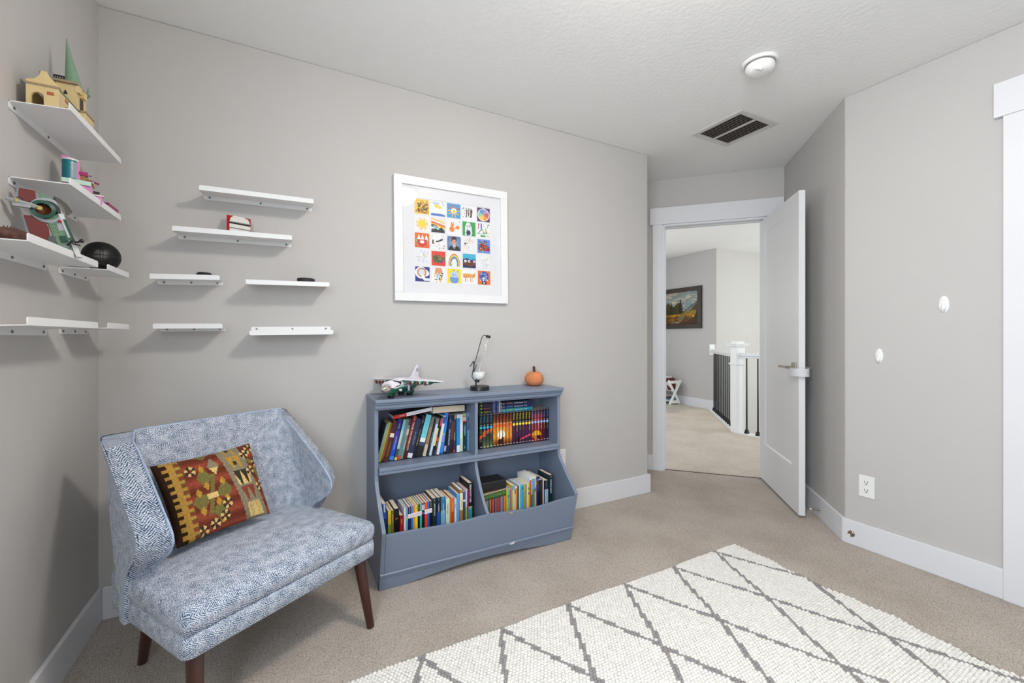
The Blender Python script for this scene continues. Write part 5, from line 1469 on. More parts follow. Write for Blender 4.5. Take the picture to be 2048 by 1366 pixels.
# tilted sand timer
hgth = thing('sand_timer', 'tilted glass sand timer with white sand on a round black stand', 'sand timer', M=frame((1.592,-0.128,TZ), (0.90,-0.43,0)))
m = MB(); m.lathe([(0,0),(0.0525,0),(0.0525,0.020),(0.051,0.0225),(0,0.0225)], 48); obj('base', m, BLACK, hgth, smooth=40)
TL_ = R(14)
TM = Matrix.Translation((-0.014,0,0.047)) @ Matrix.Rotation(TL_,4,'Y')
m = MB(); m.tube([(-0.020,0,0.022),(-0.020,0,0.045)], 0.0042, 10); obj('post', m, BLACK, hgth, smooth=40)
m = MB(); m.lathe([(0,-0.004),(0.012,-0.004),(0.0125,0.004),(0.0095,0.010),(0,0.010)], 24, M=TM); obj('lower_cap', m, BLACK, hgth, smooth=40)
LT = 0.247
m = MB(); m.lathe([(0,LT-0.004),(0.0125,LT-0.003),(0.0125,LT+0.009),(0.010,LT+0.012),(0,LT+0.012)], 24, M=TM); obj('upper_cap', m, BLACK, hgth, smooth=40)
m = MB(); m.tube([(-0.008,0.0,0.000),(-0.020,0.0,0.004),(-0.0345,0.0,0.020),(-0.0365,0.0,0.06),(-0.0335,0.0,LT-0.02),(-0.030,0.0,LT),(-0.022,0.0,LT+0.008),(-0.008,0.0,LT+0.006)], 0.0022, 8, M=TM)
obj('side_rod', m, mat('dark_steel',(60,62,66),0.3,metal=0.7), hgth, smooth=60)
gp = [(0.004,0.009),(0.017,0.011),(0.028,0.020),(0.0335,0.036),(0.0335,0.070),(0.029,0.092),(0.018,0.110),(0.006,0.121),(0.0035,0.126),(0.006,0.131),(0.017,0.142),(0.027,0.160),(0.0310,0.182),(0.0310,0.216),(0.026,0.232),(0.015,0.241),(0.004,0.243)]
m = MB(); m.lathe(gp, 40, M=TM); obj('glass_bulbs', m, GLASS, hgth, smooth=180)
# sand: filled up to a level surface in world space
m = MB(); vs = []; n_ = 32; lev = 0.062
zsn = [0.0105,0.013,0.020,0.030,0.036,0.046,0.056,0.066]
for z in zsn:
    r_ = float(np.interp(z, [p[1] for p in gp], [p[0] for p in gp]))-0.0006
    for i in range(n_):
        t = 2*math.pi*i/n_; p = Vector((r_*math.cos(t), r_*math.sin(t), z))
        top_ = 0.052+p.x*math.tan(TL_)*1.0
        p.z = min(p.z, top_)
        vs.append(tuple(p))
fs_ = [(j*n_+i,j*n_+(i+1)%n_,(j+1)*n_+(i+1)%n_,(j+1)*n_+i) for j in range(len(zsn)-1) for i in range(n_)]
fs_ += [tuple(range(n_-1,-1,-1)), tuple((len(zsn)-1)*n_+i for i in range(n_))]
m.add(vs, fs_, M=TM); obj('white_sand', m, mat('white_sand',(238,238,236),0.95,var=0.03,vscale=300), hgth)
m = MB()   # small black "1"-like arm fixed beside the neck
def pl(mb, pts, y0, y1, M): mb.prism(pts, y0, y1, M=M @ Matrix(((1,0,0,0),(0,0,1,0),(0,1,0,0),(0,0,0,1))))
pl(m, [(-0.036,0.095),(-0.028,0.095),(-0.028,0.158),(-0.036,0.158)], -0.004, 0.004, Matrix.Identity(4))
pl(m, [(-0.036,0.158),(-0.029,0.158),(-0.051,0.125),(-0.055,0.129)], -0.004, 0.004, Matrix.Identity(4))
pl(m, [(-0.034,0.100),(-0.028,0.097),(-0.016,0.132),(-0.018,0.142)], -0.004, 0.004, Matrix.Identity(4))
obj('numeral_arm', m, BLACK, hgth)

# toy cargo plane
GREEN = mat('toy_green',(8,96,66),0.25,var=0.05,coat=0.4); TWHITE = mat('toy_white',(232,228,238),0.25,var=0.01,coat=0.4)
CHROME = mat('toy_chrome',(214,204,196),0.12,metal=1.0,var=0.02)
ap = thing('toy_plane', 'green and white toy cargo plane with chrome nose standing on the bookcase top', 'toy plane', M=frame((1.160,-0.165,TZ), (-0.72,-0.69,0)) @ Matrix.Diagonal((1.38,1.12,1.05,1)))
# local +x = nose direction, y across, z up
def fus(x0, x1, cut, low, n2=20):
    """fuselage half: below or above the waist line z=cut"""
    mb = MB(); st_ = np.linspace(x0, x1, 14); loops = []
    for x in st_:
        t = (x+0.11)/0.22
        tail = max(0, (0.22-t)/0.22); rr_ = 0.030*(1-0.55*tail**1.3); zc_ = 0.052+0.012*tail
        nose = max(0, (t-.86)/.14); rr_ *= (1-.22*nose); zc_ -= 0.004*nose
        P = []
        for i in range(n2):
            a_ = math.pi*i/(n2-1)
            if low: P.append((x, rr_*1.0*math.cos(a_), zc_-rr_*1.05*math.sin(a_)))
            else: P.append((x, rr_*1.0*math.cos(a_), zc_+rr_*0.98*math.sin(a_)))
        loops.append(P)
    vs = [p for l in loops for p in l]; m_ = n2
    fs_ = [(j*m_+i,j*m_+i+1,(j+1)*m_+i+1,(j+1)*m_+i) if not low else (j*m_+i,(j+1)*m_+i,(j+1)*m_+i+1,j*m_+i+1) for j in range(len(loops)-1) for i in range(m_-1)]
    fs_ += [tuple(range(m_)), tuple((len(loops)-1)*m_+i for i in range(m_))]
    mb.add(vs, fs_); return mb
obj('lower_hull', fus(-0.11,0.088,0,True), GREEN, ap, smooth=60)
obj('upper_hull', fus(-0.11,0.088,0,False), TWHITE, ap, smooth=60)
m = MB(); 
for s_ in (1, -1):
    m.add([(x,s_*(0.0302-0.0006*(k%2)),z) for k,(x,z) in enumerate([(-0.06,0.050),(0.086,0.046),(0.086,0.0505),(-0.06,0.0545)])], [(0,1,2,3) if s_ < 0 else (3,2,1,0)])
    m.add([(x,s_*0.0306,z) for x,z in [(-0.04,0.057),(0.075,0.0545),(0.075,0.058),(-0.04,0.0605)]], [(0,1,2,3) if s_ < 0 else (3,2,1,0)], mi=1)
obj('side_stripes', m, [TWHITE, GREEN], ap)
m = MB(); m.lathe([(0.0275,0.0),(0.0265,0.010),(0.021,0.022),(0.012,0.033),(0.005,0.038),(0.0045,0.042),(0,0.043)], 28, M=Matrix.Translation((0.087,0,0.0465)) @ Matrix.Rotation(R(90),4,'Y') @ Matrix.Diagonal((0.80,0.80,0.85,1)))
obj('nose_cone', m, CHROME, ap, smooth=60)
m = MB(); m.add([(0.0895,-0.0205,0.0585),(0.0895,0.0205,0.0585),(0.066,0.0155,0.0810),(0.066,-0.0155,0.0810),(0.036,0.0262,0.0725),(0.036,-0.0262,0.0725),(0.044,0.0295,0.0610),(0.044,-0.0295,0.0610)], [(0,1,2,3),(1,6,4,2),(0,3,5,7)])
obj('windshield', m, mat('dark_glass',(44,42,48),0.1,var=0.02), ap)
for s_ in (1, -1):
    m = MB(); m.add([(0.035,s_*0.010,0.078),(-0.045,s_*0.010,0.078),(-0.058,s_*0.172,0.066),(-0.030,s_*0.178,0.066),(0.035,s_*0.010,0.084),(-0.045,s_*0.010,0.083),(-0.058,s_*0.172,0.069),(-0.030,s_*0.178,0.069)],
        [(0,1,2,3),(7,6,5,4),(0,3,7,4),(1,5,6,2),(3,2,6,7),(0,4,5,1)] if s_ < 0 else [(3,2,1,0),(4,5,6,7),(4,7,3,0),(2,6,5,1),(7,6,2,3),(1,5,4,0)])
    wg = obj('wing', m, TWHITE, ap, bevel=0.0015)
    m = MB(); m.box((-0.03,0.028,0.069),(0.026,0.16,0.0755)) 
    vs = []
    m = MB(); m.add([(0.031,s_*0.028,0.073),(-0.042,s_*0.028,0.073),(-0.050,s_*0.150,0.062),(-0.024,s_*0.150,0.062),(0.0315,s_*0.028,0.0785),(-0.042,s_*0.028,0.0775),(-0.052,s_*0.168,0.0655),(-0.0285,s_*0.172,0.0655)],
        [(0,1,2,3),(7,6,5,4),(0,3,7,4),(1,5,6,2),(3,2,6,7),(0,4,5,1)] if s_ < 0 else [(3,2,1,0),(4,5,6,7),(4,7,3,0),(2,6,5,1),(7,6,2,3),(1,5,4,0)])
    obj('wing_underside', m, GREEN, wg)
    for k, yk in enumerate((0.068,0.095,0.122)):
        xk = 0.022-0.013*k
        en = MB(); ME = Matrix.Translation((xk,s_*yk,0.0655-0.002*k)) @ Matrix.Rotation(R(90),4,'Y')
        en.lathe([(0.006,-0.040),(0.0088,-0.022),(0.0088,0.0)], 18, M=ME)
        e_ = obj('engine', en, GREEN, wg, smooth=50)
        en = MB(); en.lathe([(0.0088,0.0),(0.0092,0.004),(0.0090,0.012),(0.0074,0.0125),(0.0070,0.006)], 18, M=ME); obj('engine_ring', en, CHROME, e_, smooth=50)
        en = MB(); en.lathe([(0.0074,0.0065),(0,0.0068)], 18, M=ME); obj('engine_intake', en, mat('intake_red',(96,28,24),0.4), e_)
m = MB(); m.prism([(-0.048,0.078),(-0.112,0.074),(-0.112,0.136),(-0.100,0.136),(-0.070,0.092)], -0.0028, 0.0028, M=Matrix(((1,0,0,0),(0,0,1,0),(0,1,0,0),(0,0,0,1))))
fin = obj('tail_fin', m, TWHITE, ap, bevel=0.0012)
for s_ in (1,-1):
    m = MB(); 
    for a_, b_ in ((0.114,0.111),(0.1195,0.1175),(0.108,0.1055)):
        m.box((-0.109,s_*0.0029,b_),(-0.094,s_*0.0033,a_)) if s_ > 0 else m.box((-0.109,-0.0033,b_),(-0.094,-0.0029,a_))
    obj('tail_logo', m, GREEN, fin)
for s_ in (1,-1):
    m = MB(); m.add([(-0.098,s_*0.004,0.130),(-0.113,s_*0.004,0.130),(-0.116,s_*0.045,0.132),(-0.108,s_*0.045,0.132),(-0.098,s_*0.004,0.133),(-0.113,s_*0.004,0.133),(-0.116,s_*0.045,0.134),(-0.108,s_*0.045,0.134)], [(0,1,2,3),(7,6,5,4),(0,3,7,4),(1,5,6,2),(3,2,6,7),(0,4,5,1)])
for (x, y, n1) in ((0.066,0.0,'nose_gear'),(-0.022,0.021,'main_gear'),(-0.022,-0.021,'main_gear')):
    m = MB(); m.box((x-0.022,y-0.009,0.013),(x+0.012,y+0.009,0.026)); g_ = obj(n1, m, GREEN, ap, bevel=0.0015)
    for s_ in (1,-1):
        m = MB(); m.lathe([(0,-0.003),(0.0095,-0.003),(0.0105,0),(0.0095,0.003),(0,0.003)], 20, M=Matrix.Translation((x,y+s_*0.0075,0.0105)) @ Matrix.Rotation(R(90),4,'X')); obj('wheel', m, BLACK, g_, smooth=40)
m = MB()
m.lathe([(0.0085,0),(0.0085,0.0006),(0,0.0006)], 20, M=Matrix.Translation((0.045,0.0278,0.038)) @ Matrix.Rotation(R(-62),4,'X'))
m.lathe([(0.0085,0),(0.0085,0.0006),(0,0.0006)], 20, M=Matrix.Translation((0.045,-0.0278,0.038)) @ Matrix.Rotation(R(62),4,'X'))
em = obj('round_emblem', m, TWHITE, ap)
m = MB(); m.box((0.030,-0.0315,0.050),(0.050,-0.0302,0.060)).box((0.030,0.0302,0.050),(0.050,0.0315,0.060)); obj('side_badge', m, mat('pale_teal_badge',(170,196,196),0.4), ap)
m = MB(); m.box((-0.012,-0.0325,0.026),(0.000,-0.029,0.050)).box((-0.012,0.029,0.026),(0.000,0.0325,0.050)); obj('side_door', m, TWHITE, ap, bevel=0.001)

# ------------------------------------------------------------------ things on the back-wall shelves
pkx = thing('black_puck', 'black hockey puck standing right of the flat brown piece on the back-wall shelf', 'puck', loc=(0.740,-0.062,1.3685))
m = MB(); m.lathe([(0,0),(0.035,0),(0.0378,0.0025),(0.0378,0.0225),(0.035,0.025),(0,0.025)], 48); obj('puck_body', m, mat('black_rubber',(30,31,34),0.6,var=0.15), pkx, smooth=40)
m = MB(); m.lathe([(0.028,0.0251),(0.030,0.0253),(0.028,0.0255)], 40); obj('embossed_ring', m, mat('grey_print',(84,86,90),0.6), pkx)
m = MB(); m.box((0,-0.03,0),(0.086,0.03,0.006)); o = obj('wooden_piece', m, mat('reddish_wood',(120,72,52),0.5,var=0.2,vscale=40), bevel=0.002); o.matrix_world = Matrix.Translation((0.612,-0.062,1.3663)) @ Matrix.Rotation(R(-1.2),4,'Y')
tag(o, 'flat reddish brown wooden piece lying left of the black puck', 'wooden piece')
m = MB(); m.lathe([(0,0),(0.028,0),(0.0300,0.003),(0.0285,0.017),(0.022,0.024),(0,0.026)], 40); o = obj('black_disc', m, mat('black_gloss',(24,25,28),0.25,var=0.1), smooth=40); o.location = (0.352,-0.062,1.3705)
o.rotation_euler = (DOWN,0,R(8)); tag(o, 'low domed black disc half hidden by its short shelf lip', 'disc')

# brick relief panel, generic: white curved plates and black bands on a red ground
RED = mat('brick_red',(180,20,24),0.3,var=0.04,coat=0.2); BWHITE = mat('brick_white',(232,228,222),0.3,var=0.02,coat=0.2)
rp = thing('brick_relief_panel', 'red brick-built panel with white studded relief and black bands on a shelf', 'brick panel',
           M=frame((0.432,-0.094,1.5600), (0.985,0.17,0)) @ Matrix.Rotation(R(3.5),4,'Y') @ Matrix.Rotation(R(-33),4,'X'))
XZm = Matrix(((1,0,0,0),(0,0,-1,0),(0,1,0,0),(0,0,0,1)))
PWx, PHx = 0.092, 0.116
m = MB(); m.box((0,0.001,0),(PWx,0.012,PHx)); obj('white_backplate', m, BWHITE, rp, bevel=0.001)
m = MB(); m.box((0.001,-0.002,0.001),(PWx-0.001,0.001,PHx-0.001)); obj('red_ground', m, RED, rp)
def relief(name, pts, d0, d1, mt):
    mb = MB(); mb.prism([(x*PWx,z*PHx) for x, z in pts], d0, d1, M=XZm); return obj(name, mb, mt, rp, bevel=0.001)
relief('white_plate', [(.12,.62),(.16,.80),(.30,.93),(.70,.93),(.90,.80),(.95,.62)], 0.002, 0.012, BWHITE)
relief('black_bar', [(.12,.60),(.96,.60),(.96,.50),(.12,.50)], 0.002, 0.008, BLACK)
relief('white_plate', [(.12,.48),(.96,.48),(.96,.30),(.12,.30)], 0.002, 0.013, BWHITE)
relief('black_bar', [(.12,.28),(.96,.28),(.96,.24),(.12,.24)], 0.002, 0.008, BLACK)
relief('white_plate', [(.12,.22),(1.02,.22),(1.02,.03),(.12,.03)], 0.002, 0.015, BWHITE)
m = MB()
for (sx_, sz_, dp) in [(.25+.1*i,.66+.085*j,.012) for i in range(7) for j in range(3)]+[(.2+.1*i,.35+.08*j,.013) for i in range(8) for j in range(2)]+[(.2+.1*i,.08+.08*j,.015) for i in range(7) for j in range(2)]:
    m.lathe([(0.0022,0),(0.0022,0.0012),(0,0.0012)], 10, M=Matrix.Translation((sx_*PWx,-dp,sz_*PHx)) @ Matrix.Rotation(R(90),4,'X'))
obj('studs', m, BWHITE, rp)
m = MB(); m.box((0.90*PWx,-0.0155,0.12*PHx),(0.97*PWx,-0.0148,0.20*PHx)); obj('grey_tile', m, mat('brick_grey',(160,164,166),0.35,var=0.03), rp)

# ------------------------------------------------------------------ toys on the left-wall shelves
TAN = mat('brick_tan',(222,196,142),0.35,var=0.04,vscale=20); DTAN = mat('brick_dark_tan',(160,140,112),0.4,var=0.05); SAGE = mat('brick_sage',(122,154,128),0.4,var=0.05); BRK = mat('brick_brown',(176,104,60),0.4)
LG = MATS['brick_grey']; DG = mat('brick_dark_grey',(86,88,88),0.35,var=0.05)
ca = thing('brick_castle', 'tan brick-built castle with a tall sage green spire on the top shelf', 'toy castle', loc=(0.0,0.0,1.7575), M=None)
XZp = Matrix(((1,0,0,0),(0,0,-1,0),(0,1,0,0),(0,0,0,1)))   # polygon x,z ; extrude toward -y
# gabled front wall with an arched opening, built as a ring polygon
gx0, gx1, gy = 0.024, 0.090, -0.600
arch = [(0.034+0.013+0.013*math.cos(math.pi-a*math.pi/8), 0.030+0.013*math.sin(math.pi-a*math.pi/8)) for a in range(9)]
m = MB()
m.prism([(gx0,0),(0.034,0),(0.034,0.030)]+arch[1:4]+[(gx0,0.045)], -gy, -gy+0.008, M=XZp)
m.prism([(gx0,0.044),arch[3],arch[4],arch[5],(0.070,0.044),(gx1,0.044),(gx1,0.062),(gx0,0.062)], -gy, -gy+0.008, M=XZp)
m.prism([arch[5],arch[6],arch[7],(0.060,0.0),(gx1,0.0),(gx1,0.044),(0.070,0.044)], -gy, -gy+0.008, M=XZp)
m.prism([(gx0,0.066),(gx1+0.002,0.066),(0.070,0.092),(0.065,0.104),(0.054,0.104),(0.050,0.090),(0.040,0.078),(gx0,0.074)], -gy, -gy+0.008, M=XZp)
obj('gable_wall', m, TAN, ca, bevel=0.0006)
m = MB(); m.box((gx0-0.001,gy-0.0095,0.061),(gx1+0.002,gy+0.001,0.067)); obj('cornice', m, DTAN, ca)
m = MB(); m.box((gx1-0.008,gy,0),(gx1,-0.48,0.060)).box((gx0,gy,0),(gx0+0.006,-0.48,0.060)).box((gx0,-0.49,0),(gx1,-0.48,0.10)); obj('hall_walls', m, TAN, ca)
m = MB(); m.add([(gx1+0.003,gy-0.006,0.060),(gx1+0.003,-0.48,0.060),(0.052,-0.48,0.106),(0.052,gy-0.006,0.106),(gx1-0.003,gy-0.006,0.056),(gx1-0.003,-0.48,0.056),(0.049,-0.48,0.100),(0.049,gy-0.006,0.100)], [(0,1,2,3),(7,6,5,4),(0,3,7,4),(1,5,6,2),(3,2,6,7),(0,4,5,1)])
obj('hall_roof', m, SAGE, ca)
m = MB(); m.box((0.066,gy-0.0088,0.040),(0.080,gy-0.0078,0.049)).box((gx1-0.0002,-0.57,0.044),(gx1+0.0008,-0.55,0.054)); obj('brown_bricks', m, BRK, ca)
m = MB(); m.box((gx1-0.0002,-0.565,0.010),(gx1+0.0006,-0.558,0.032)).box((gx1-0.0002,-0.545,0.010),(gx1+0.0006,-0.538,0.032)); obj('slit_windows', m, mat('slit_brown',(84,60,36),0.6), ca)
m = MB(); m.box((0.040,-0.48,0),(0.086,-0.405,0.138)); obj('tower', m, TAN, ca, bevel=0.001)
m = MB(); m.prism([(0.058,0.07),(0.066,0.07),(0.066,0.11),(0.062,0.118),(0.058,0.11)], 0.4805, 0.4815, M=XZp); obj('tower_window', m, mat('window_brown',(60,44,30),0.5), ca)
m = MB(); m.box((0.0855,-0.455,0.072),(0.0868,-0.430,0.112)); obj('tower_window', m, MATS['window_brown'], ca)
m = MB(); m.box((0.036,-0.488,0.138),(0.091,-0.398,0.145)); obj('tower_cornice', m, DTAN, ca)
for (y, z) in ((-0.47,0.136),(-0.435,0.136)):
    m = MB(); m.box((0.084,y-0.012,z-0.020),(0.094,y+0.010,z)); obj('corbel', m, TAN, ca)
m = MB(); n_ = 20; cxb, cyb, rb = 0.069, -0.440, 0.0215
vs = []
for (f, z) in ((1.0,0.145),(0.80,0.172),(0.60,0.203),(0.40,0.233),(0.22,0.262),(0.03,0.296)):
    for i in range(n_):
        t = 2*math.pi*i/n_; vs.append((0.050+(cxb-0.050)*f+rb*f*math.cos(t), cyb+rb*f*math.sin(t), z))
m.add(vs, [(j*n_+i,j*n_+(i+1)%n_,(j+1)*n_+(i+1)%n_,(j+1)*n_+i) for j in range(5) for i in range(n_)]+[tuple(range(n_-1,-1,-1)),tuple(5*n_+i for i in range(n_))])
obj('spire', m, SAGE, ca, smooth=60)
for (x, y, z0, z1) in ((0.090,-0.402,0.145,0.172),(0.078,-0.482,0.145,0.165)):
    m = MB(); m.lathe([(0.006,z0),(0.0008,z1)], 12, M=Matrix.Translation((x,y,0))); obj('pinnacle', m, SAGE, ca)
m = MB(); m.box((0.037,-0.488,0.1455),(0.062,-0.482,0.147)).box((0.037,-0.488,0.153),(0.062,-0.482,0.155))
for k in range(5): m.box((0.037+0.0055*k,-0.487,0.147),(0.039+0.0055*k,-0.483,0.153))
obj('railing', m, BLACK, ca)
m = MB(); m.box((0.086,-0.470,0.030),(0.104,-0.405,0.062)); obj('lower_bay', m, TAN, ca, bevel=0.001)
m = MB(); m.box((0.086,-0.472,0.062),(0.106,-0.403,0.067)); obj('bay_roof', m, DTAN, ca)
m = MB(); m.box((0.020,gy+0.004,0.006),(0.026,-0.50,0.012)).box((0.055,gy+0.004,0.030),(0.075,-0.50,0.036)); obj('inner_beam', m, DTAN, ca)

# pink and teal brick playset: local frame facing the room
PSF = frame((0.060,-0.420,1.5522), (0.947,0.321,0))
ps = thing('brick_playset', 'pink and teal brick-built toy cafe with a round tower on the second shelf', 'toy playset', M=PSF)
PINK = mat('brick_pink',(214,130,186),0.35,var=0.03); TEAL = mat('brick_teal',(12,112,124),0.35,var=0.04); MAG = mat('brick_magenta',(150,8,96),0.35,var=0.04); MINT = mat('brick_mint',(188,216,200),0.35,var=0.03); CARA = mat('brick_caramel',(160,100,40),0.4,var=0.04)
m = MB(); m.box((-0.020,-0.015,0),(0.042,0.04,0.052)); obj('pink_base', m, PINK, ps, bevel=0.001)
m = MB(); m.box((-0.026,-0.020,0.052),(0.040,0.045,0.066)); bs = obj('mint_floor', m, MINT, ps, bevel=0.001)
m = MB()
for k in range(5):
    for j_ in range(3): m.lathe([(0.0028,0.066),(0.0028,0.068),(0,0.068)], 10, M=Matrix.Translation((0.014+0.0075*k-0.0,-0.012+0.009*j_,0)))
obj('studs', m, MINT, bs)
m = MB(); m.lathe([(0.018,0.066),(0.018,0.126)], 24, M=Matrix.Translation((-0.007,0.004,0)), a0=math.pi, a1=2*math.pi+0.0); m.box((-0.025,0.004,0.066),(0.011,0.036,0.126)); obj('teal_tower', m, TEAL, ps, smooth=40)
m = MB(); m.lathe([(0.0184,0.070),(0.0184,0.122)], 8, M=Matrix.Translation((-0.007,0.004,0)), a0=R(272), a1=R(330)); obj('tower_glazing', m, mat('pale_glazing',(150,168,172),0.15), ps, smooth=40)
m = MB(); m.lathe([(0.0,0.126),(0.020,0.126),(0.020,0.131),(0.0,0.131)], 24, M=Matrix.Translation((-0.007,0.004,0)), a0=math.pi, a1=2*math.pi); m.box((-0.027,0.004,0.126),(0.013,0.038,0.131)); obj('white_cornice', m, BWHITE, ps)
m = MB(); m.box((0.008,-0.006,0.066),(0.015,0.034,0.126)).box((-0.026,0.010,0.131),(-0.008,0.034,0.143)); obj('pink_pilaster', m, PINK, ps)
m = MB(); m.box((-0.010,0.012,0.131),(-0.003,0.022,0.139)); obj('magenta_top', m, MAG, ps)
m = MB(); m.box((0.016,-0.004,0.068),(0.028,0.012,0.086)); obj('caramel_stool', m, CARA, ps)
m = MB(); m.box((0.013,-0.008,0.086),(0.033,0.016,0.097)); obj('magenta_seat', m, MAG, ps)
m = MB(); m.box((0.034,-0.002,0.088),(0.042,0.002,0.091)); 
for k in range(4): m.ball((0.040+0.0055*k,0.002,0.074-0.0015*k), 0.0035, 8, 6)
obj('flower_vine', m, MAG, ps)
m = MB(); m.tube([(0.030,0,0.076),(0.042,0,0.070),(0.047,0,0.052)], 0.003, 6); obj('caramel_arm', m, CARA, ps)
m = MB(); m.box((0.045,-0.006,0.036),(0.060,0.006,0.042)); obj('black_plate', m, BLACK, ps)
m = MB(); m.box((0.046,-0.010,0.028),(0.070,0.012,0.031)); obj('white_plate', m, BWHITE, ps)
m = MB(); m.box((0.052,-0.008,0.002),(0.066,0.008,0.028)); obj('pink_block', m, PINK, ps, bevel=0.001)
m = MB(); m.box((0,0,0),(0.032,0.100,0.034)); o = obj('magenta_brick', m, MAG, bevel=0.001); o.matrix_world = Matrix.Translation((0.084,-0.314,1.5515))
tag(o, 'flat magenta brick at the corner end of the second shelf', 'toy brick')

# generic red and green brick spaceship, leaning nose up
SF = frame((0.060,-0.620,1.3485), (0.942,0.335,0))
DRED = mat('brick_dark_red',(112,30,24),0.35,var=0.05); DGRN = mat('brick_dark_green',(20,74,60),0.3,var=0.04); LSG = mat('brick_light_sage',(104,136,106),0.4,var=0.05)
sp = thing('brick_spaceship', 'red, green and grey brick-built spaceship standing on its tail on the third shelf', 'toy spaceship', M=SF)
def slab(name, pts, d0, d1, mt, bev=0.0008):
    mb = MB(); mb.prism([(x,z-1.3485) for x, z in pts], d0, d1, M=XZm); return obj(name, mb, mt, sp, bevel=bev)
slab('red_upper_wing', [(-.042,1.498),(-.041,1.521),(-.012,1.520),(-.010,1.490),(-.030,1.486)], -0.006, 0.010, DRED)
slab('red_lower_wing', [(-.033,1.450),(.000,1.452),(.013,1.425),(.016,1.390),(.010,1.358),(-.012,1.358),(-.020,1.395)], -0.008, 0.010, DRED)
slab('grey_edge', [(-.037,1.450),(-.031,1.452),(-.018,1.395),(-.012,1.358),(-.018,1.358),(-.026,1.400)], -0.010, 0.006, LG)
slab('grey_edge', [(-.047,1.496),(-.041,1.497),(-.039,1.520),(-.045,1.521)], -0.010, 0.006, LG)
slab('dark_foot', [(.010,1.3505),(.026,1.3505),(.026,1.402),(.012,1.402)], -0.012, 0.012, DG)
m = MB(); m.lathe([(0.034,-0.010),(0.034,0.012),(0.026,0.014),(0.025,-0.010)], 28, M=Matrix.Translation((0.010,0,0.1225)) @ Matrix.Rotation(R(90),4,'X')); obj('grey_collar', m, LG, sp, smooth=40)
m = MB(); m.lathe([(0.0245,-0.010),(0.0245,0.020),(0.016,0.022),(0.0145,0.000)], 28, M=Matrix.Translation((0.002,0,0.1225)) @ Matrix.Rotation(R(90),4,'X')); obj('green_ring', m, DGRN, sp, smooth=40)
m = MB(); m.lathe([(0.017,0.000),(0.008,0.006),(0,0.007)], 20, M=Matrix.Translation((0.000,0,0.1225)) @ Matrix.Rotation(R(90),4,'X')); obj('orange_core', m, mat('brick_orange',(120,62,28),0.35), sp, smooth=40)
m = MB(); m.tube([(-.064,-.030,.135),(-.050,-.028,.132),(-.020,-.026,.127),(.000,-.020,.1225)], [.004,.0065,.0065,.005], 6); m.box((-.052,-.034,.118),(-.020,-.022,.126)); arm = obj('grey_cannon', m, LG, sp)
m = MB(); m.box((-.047,-.0355,.128),(-.043,-.020,.138)); obj('gold_band', m, mat('brick_gold',(196,160,80),0.3,metal=0.3), arm)
m = MB(); m.box((-.008,-.033,.117),(.000,-.018,.127)); obj('gold_band', m, MATS['brick_gold'], arm)
slab('sage_hood', [(-.004,1.503),(.014,1.502),(.014,1.514),(-.004,1.515)], -0.008, 0.010, LSG)
slab('grey_spine', [(.014,1.500),(.024,1.512),(.044,1.470),(.032,1.462)], -0.014, 0.004, DG)
m = MB(); P_ = [(.022,1.513),(.034,1.508),(.047,1.496),(.058,1.478),(.052,1.470),(.040,1.470),(.030,1.490)]
m.prism([(x,z-1.3485) for x, z in P_], -0.012, 0.014, M=XZm); obj('canopy', m, SMOKE, sp, smooth=40)
slab('sage_body', [(.008,1.448),(.030,1.466),(.052,1.400),(.060,1.3505),(.040,1.3505),(.022,1.400)], -0.012, 0.010, LSG)
slab('grey_panel', [(.026,1.440),(.036,1.445),(.044,1.422),(.032,1.418)], 0.008, 0.012, LG)
slab('dark_green_panel', [(.032,1.404),(.045,1.408),(.050,1.390),(.037,1.386)], 0.008, 0.012, DGRN)
slab('grey_panel', [(.040,1.380),(.052,1.384),(.058,1.3505),(.044,1.3505)], 0.008, 0.012, LG)
slab('white_keel', [(.030,1.466),(.041,1.466),(.078,1.3505),(.066,1.3505)], -0.012, 0.014, mat('brick_pale_grey',(206,208,208),0.35))
slab('green_keel', [(.040,1.452),(.0455,1.452),(.066,1.388),(.060,1.388)], 0.013, 0.017, DGRN)
m = MB()
for (x, z) in [(.018,.088),(.026,.088),(.020,.078),(.028,.078),(.024,.068),(.032,.068),(.044,.024),(.051,.024),(.046,.012),(.053,.012)]:
    m.lathe([(0.0028,0),(0.0028,0.002),(0,0.002)], 10, M=Matrix.Translation((x,-0.010 if z > .05 else -0.012,z)) @ Matrix.Rotation(R(90),4,'X'))
obj('studs', m, LSG, sp)
m = MB(); m.tube([(.048,-.020,.030),(.058,-.024,.044),(.068,-.022,.042),(.080,-.020,.052)], .0028, 6); m.tube([(.052,-.022,.052),(.062,-.024,.036),(.074,-.022,.034)], .0026, 6); m.ball((.077,-.020,.048), .006, 8, 6); obj('black_claw', m, BLACK, sp)
m = MB(); m.ball((.034,-.016,.096), .004, 10, 7); obj('red_light', m, RED, sp)

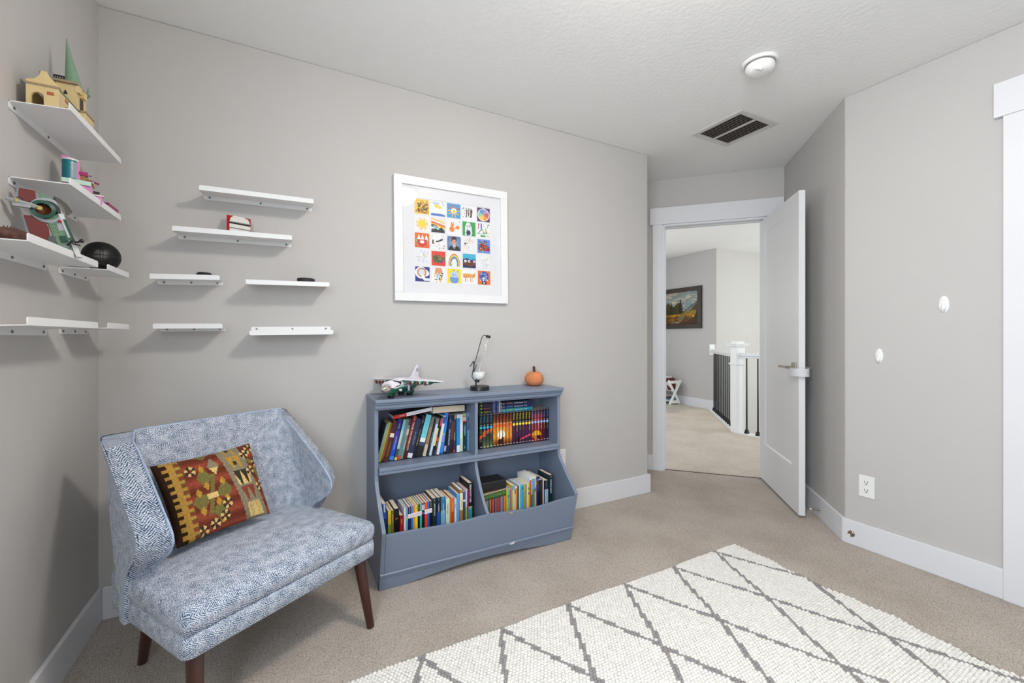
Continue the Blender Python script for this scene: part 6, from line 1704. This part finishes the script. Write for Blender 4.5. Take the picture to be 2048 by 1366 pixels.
# brown toy dinosaur at the left image edge
DB = mat('toy_brown',(86,54,42),0.7,var=0.35,vscale=90,bump=0.5,bscale=160)
di = thing('toy_dinosaur', 'brown spiny toy dinosaur lying on the third shelf at the left image edge', 'toy dinosaur', M=frame((0.060,-0.760,1.3483), (0.2,0.98,0)))
m = MB(); m.ball((0,0,0.020), (0.062,0.030,0.021), 20, 12); m.ball((0.060,0.002,0.013), (0.030,0.017,0.0125), 16, 10); m.tube([(-0.05,0,0.018),(-0.085,0.004,0.012),(-0.115,0.008,0.006)], [0.014,0.009,0.003], 10)
obj('body', m, DB, di, smooth=180)
for k in range(9):
    m = MB(); x = -0.03+0.010*k; z = 0.0195+0.0205*math.sqrt(max(0.02,1-(x/0.063)**2)) if x < 0.05 else 0.024
    m.tube([(x,0,z-0.004),(x+0.004,0.001,z+0.006)], [0.003,0.0005], 6); obj('back_spike', m, DB, di)
for (x, y) in ((-0.03,-0.024),(0.03,-0.024),(-0.03,0.024),(0.03,0.024)):
    m = MB(); m.tube([(x,y*.7,0.014),(x+0.006,y,0.006),(x+0.012,y*1.05,0.003)], [0.009,0.007,0.003], 8); obj('leg', m, DB, di, smooth=60)

# black lattice ball
def lattice_ball(r):
    bm = bmesh.new(); bmesh.ops.create_icosphere(bm, subdivisions=5, radius=r)
    bm.verts.ensure_lookup_table(); bm.faces.ensure_lookup_table()
    fc = [f.calc_center_median().normalized() for f in bm.faces]
    mb = MB(); t_ = 0.30
    # every vertex becomes a hexagonal cell: ring between the outer hexagon and an inner one
    for v in bm.verts:
        fs2 = list(v.link_faces); n_ = v.normal.normalized()
        ax = n_.orthogonal().normalized(); ay = n_.cross(ax)
        fs2.sort(key=lambda f: math.atan2(fc[f.index].dot(ay), fc[f.index].dot(ax)))
        c = n_*r; out = [fc[f.index]*r for f in fs2]; k = len(out)
        inn_ = [p*(1-t_)+c*t_ for p in out]; deep = [q*0.955 for q in inn_]
        o0 = len(mb.v)
        mb.add([tuple(p) for p in out+inn_+deep], [(i,(i+1)%k,k+(i+1)%k,k+i) for i in range(k)]+[(k+i,k+(i+1)%k,2*k+(i+1)%k,2*k+i) for i in range(k)])
    bm.free(); return mb
bl_ = obj('mesh_ball', lattice_ball(0.0510), mat('black_lattice',(26,26,27),0.45,var=0.1)); bl_.location = (0.0845,-0.268,1.4036)
tag(bl_, 'black open-lattice mesh ball on the short shelf beside the corner', 'ball')
m = MB()
for (rx, rz) in ((0,0),(90,0),(90,90)):
    n_ = 60; Mx = Matrix.Rotation(R(rz+20),4,'Z') @ Matrix.Rotation(R(rx),4,'X')
    m.tube([(0.0512*math.cos(2*math.pi*i/n_),0.0512*math.sin(2*math.pi*i/n_),0) for i in range(n_)], 0.0009, 6, M=Mx, closed=True)
obj('seam_ribs', m, mat('black_ribs',(34,34,36),0.4), bl_)
m = MB(); m.ball((0,0,0), 0.0455, 24, 16)
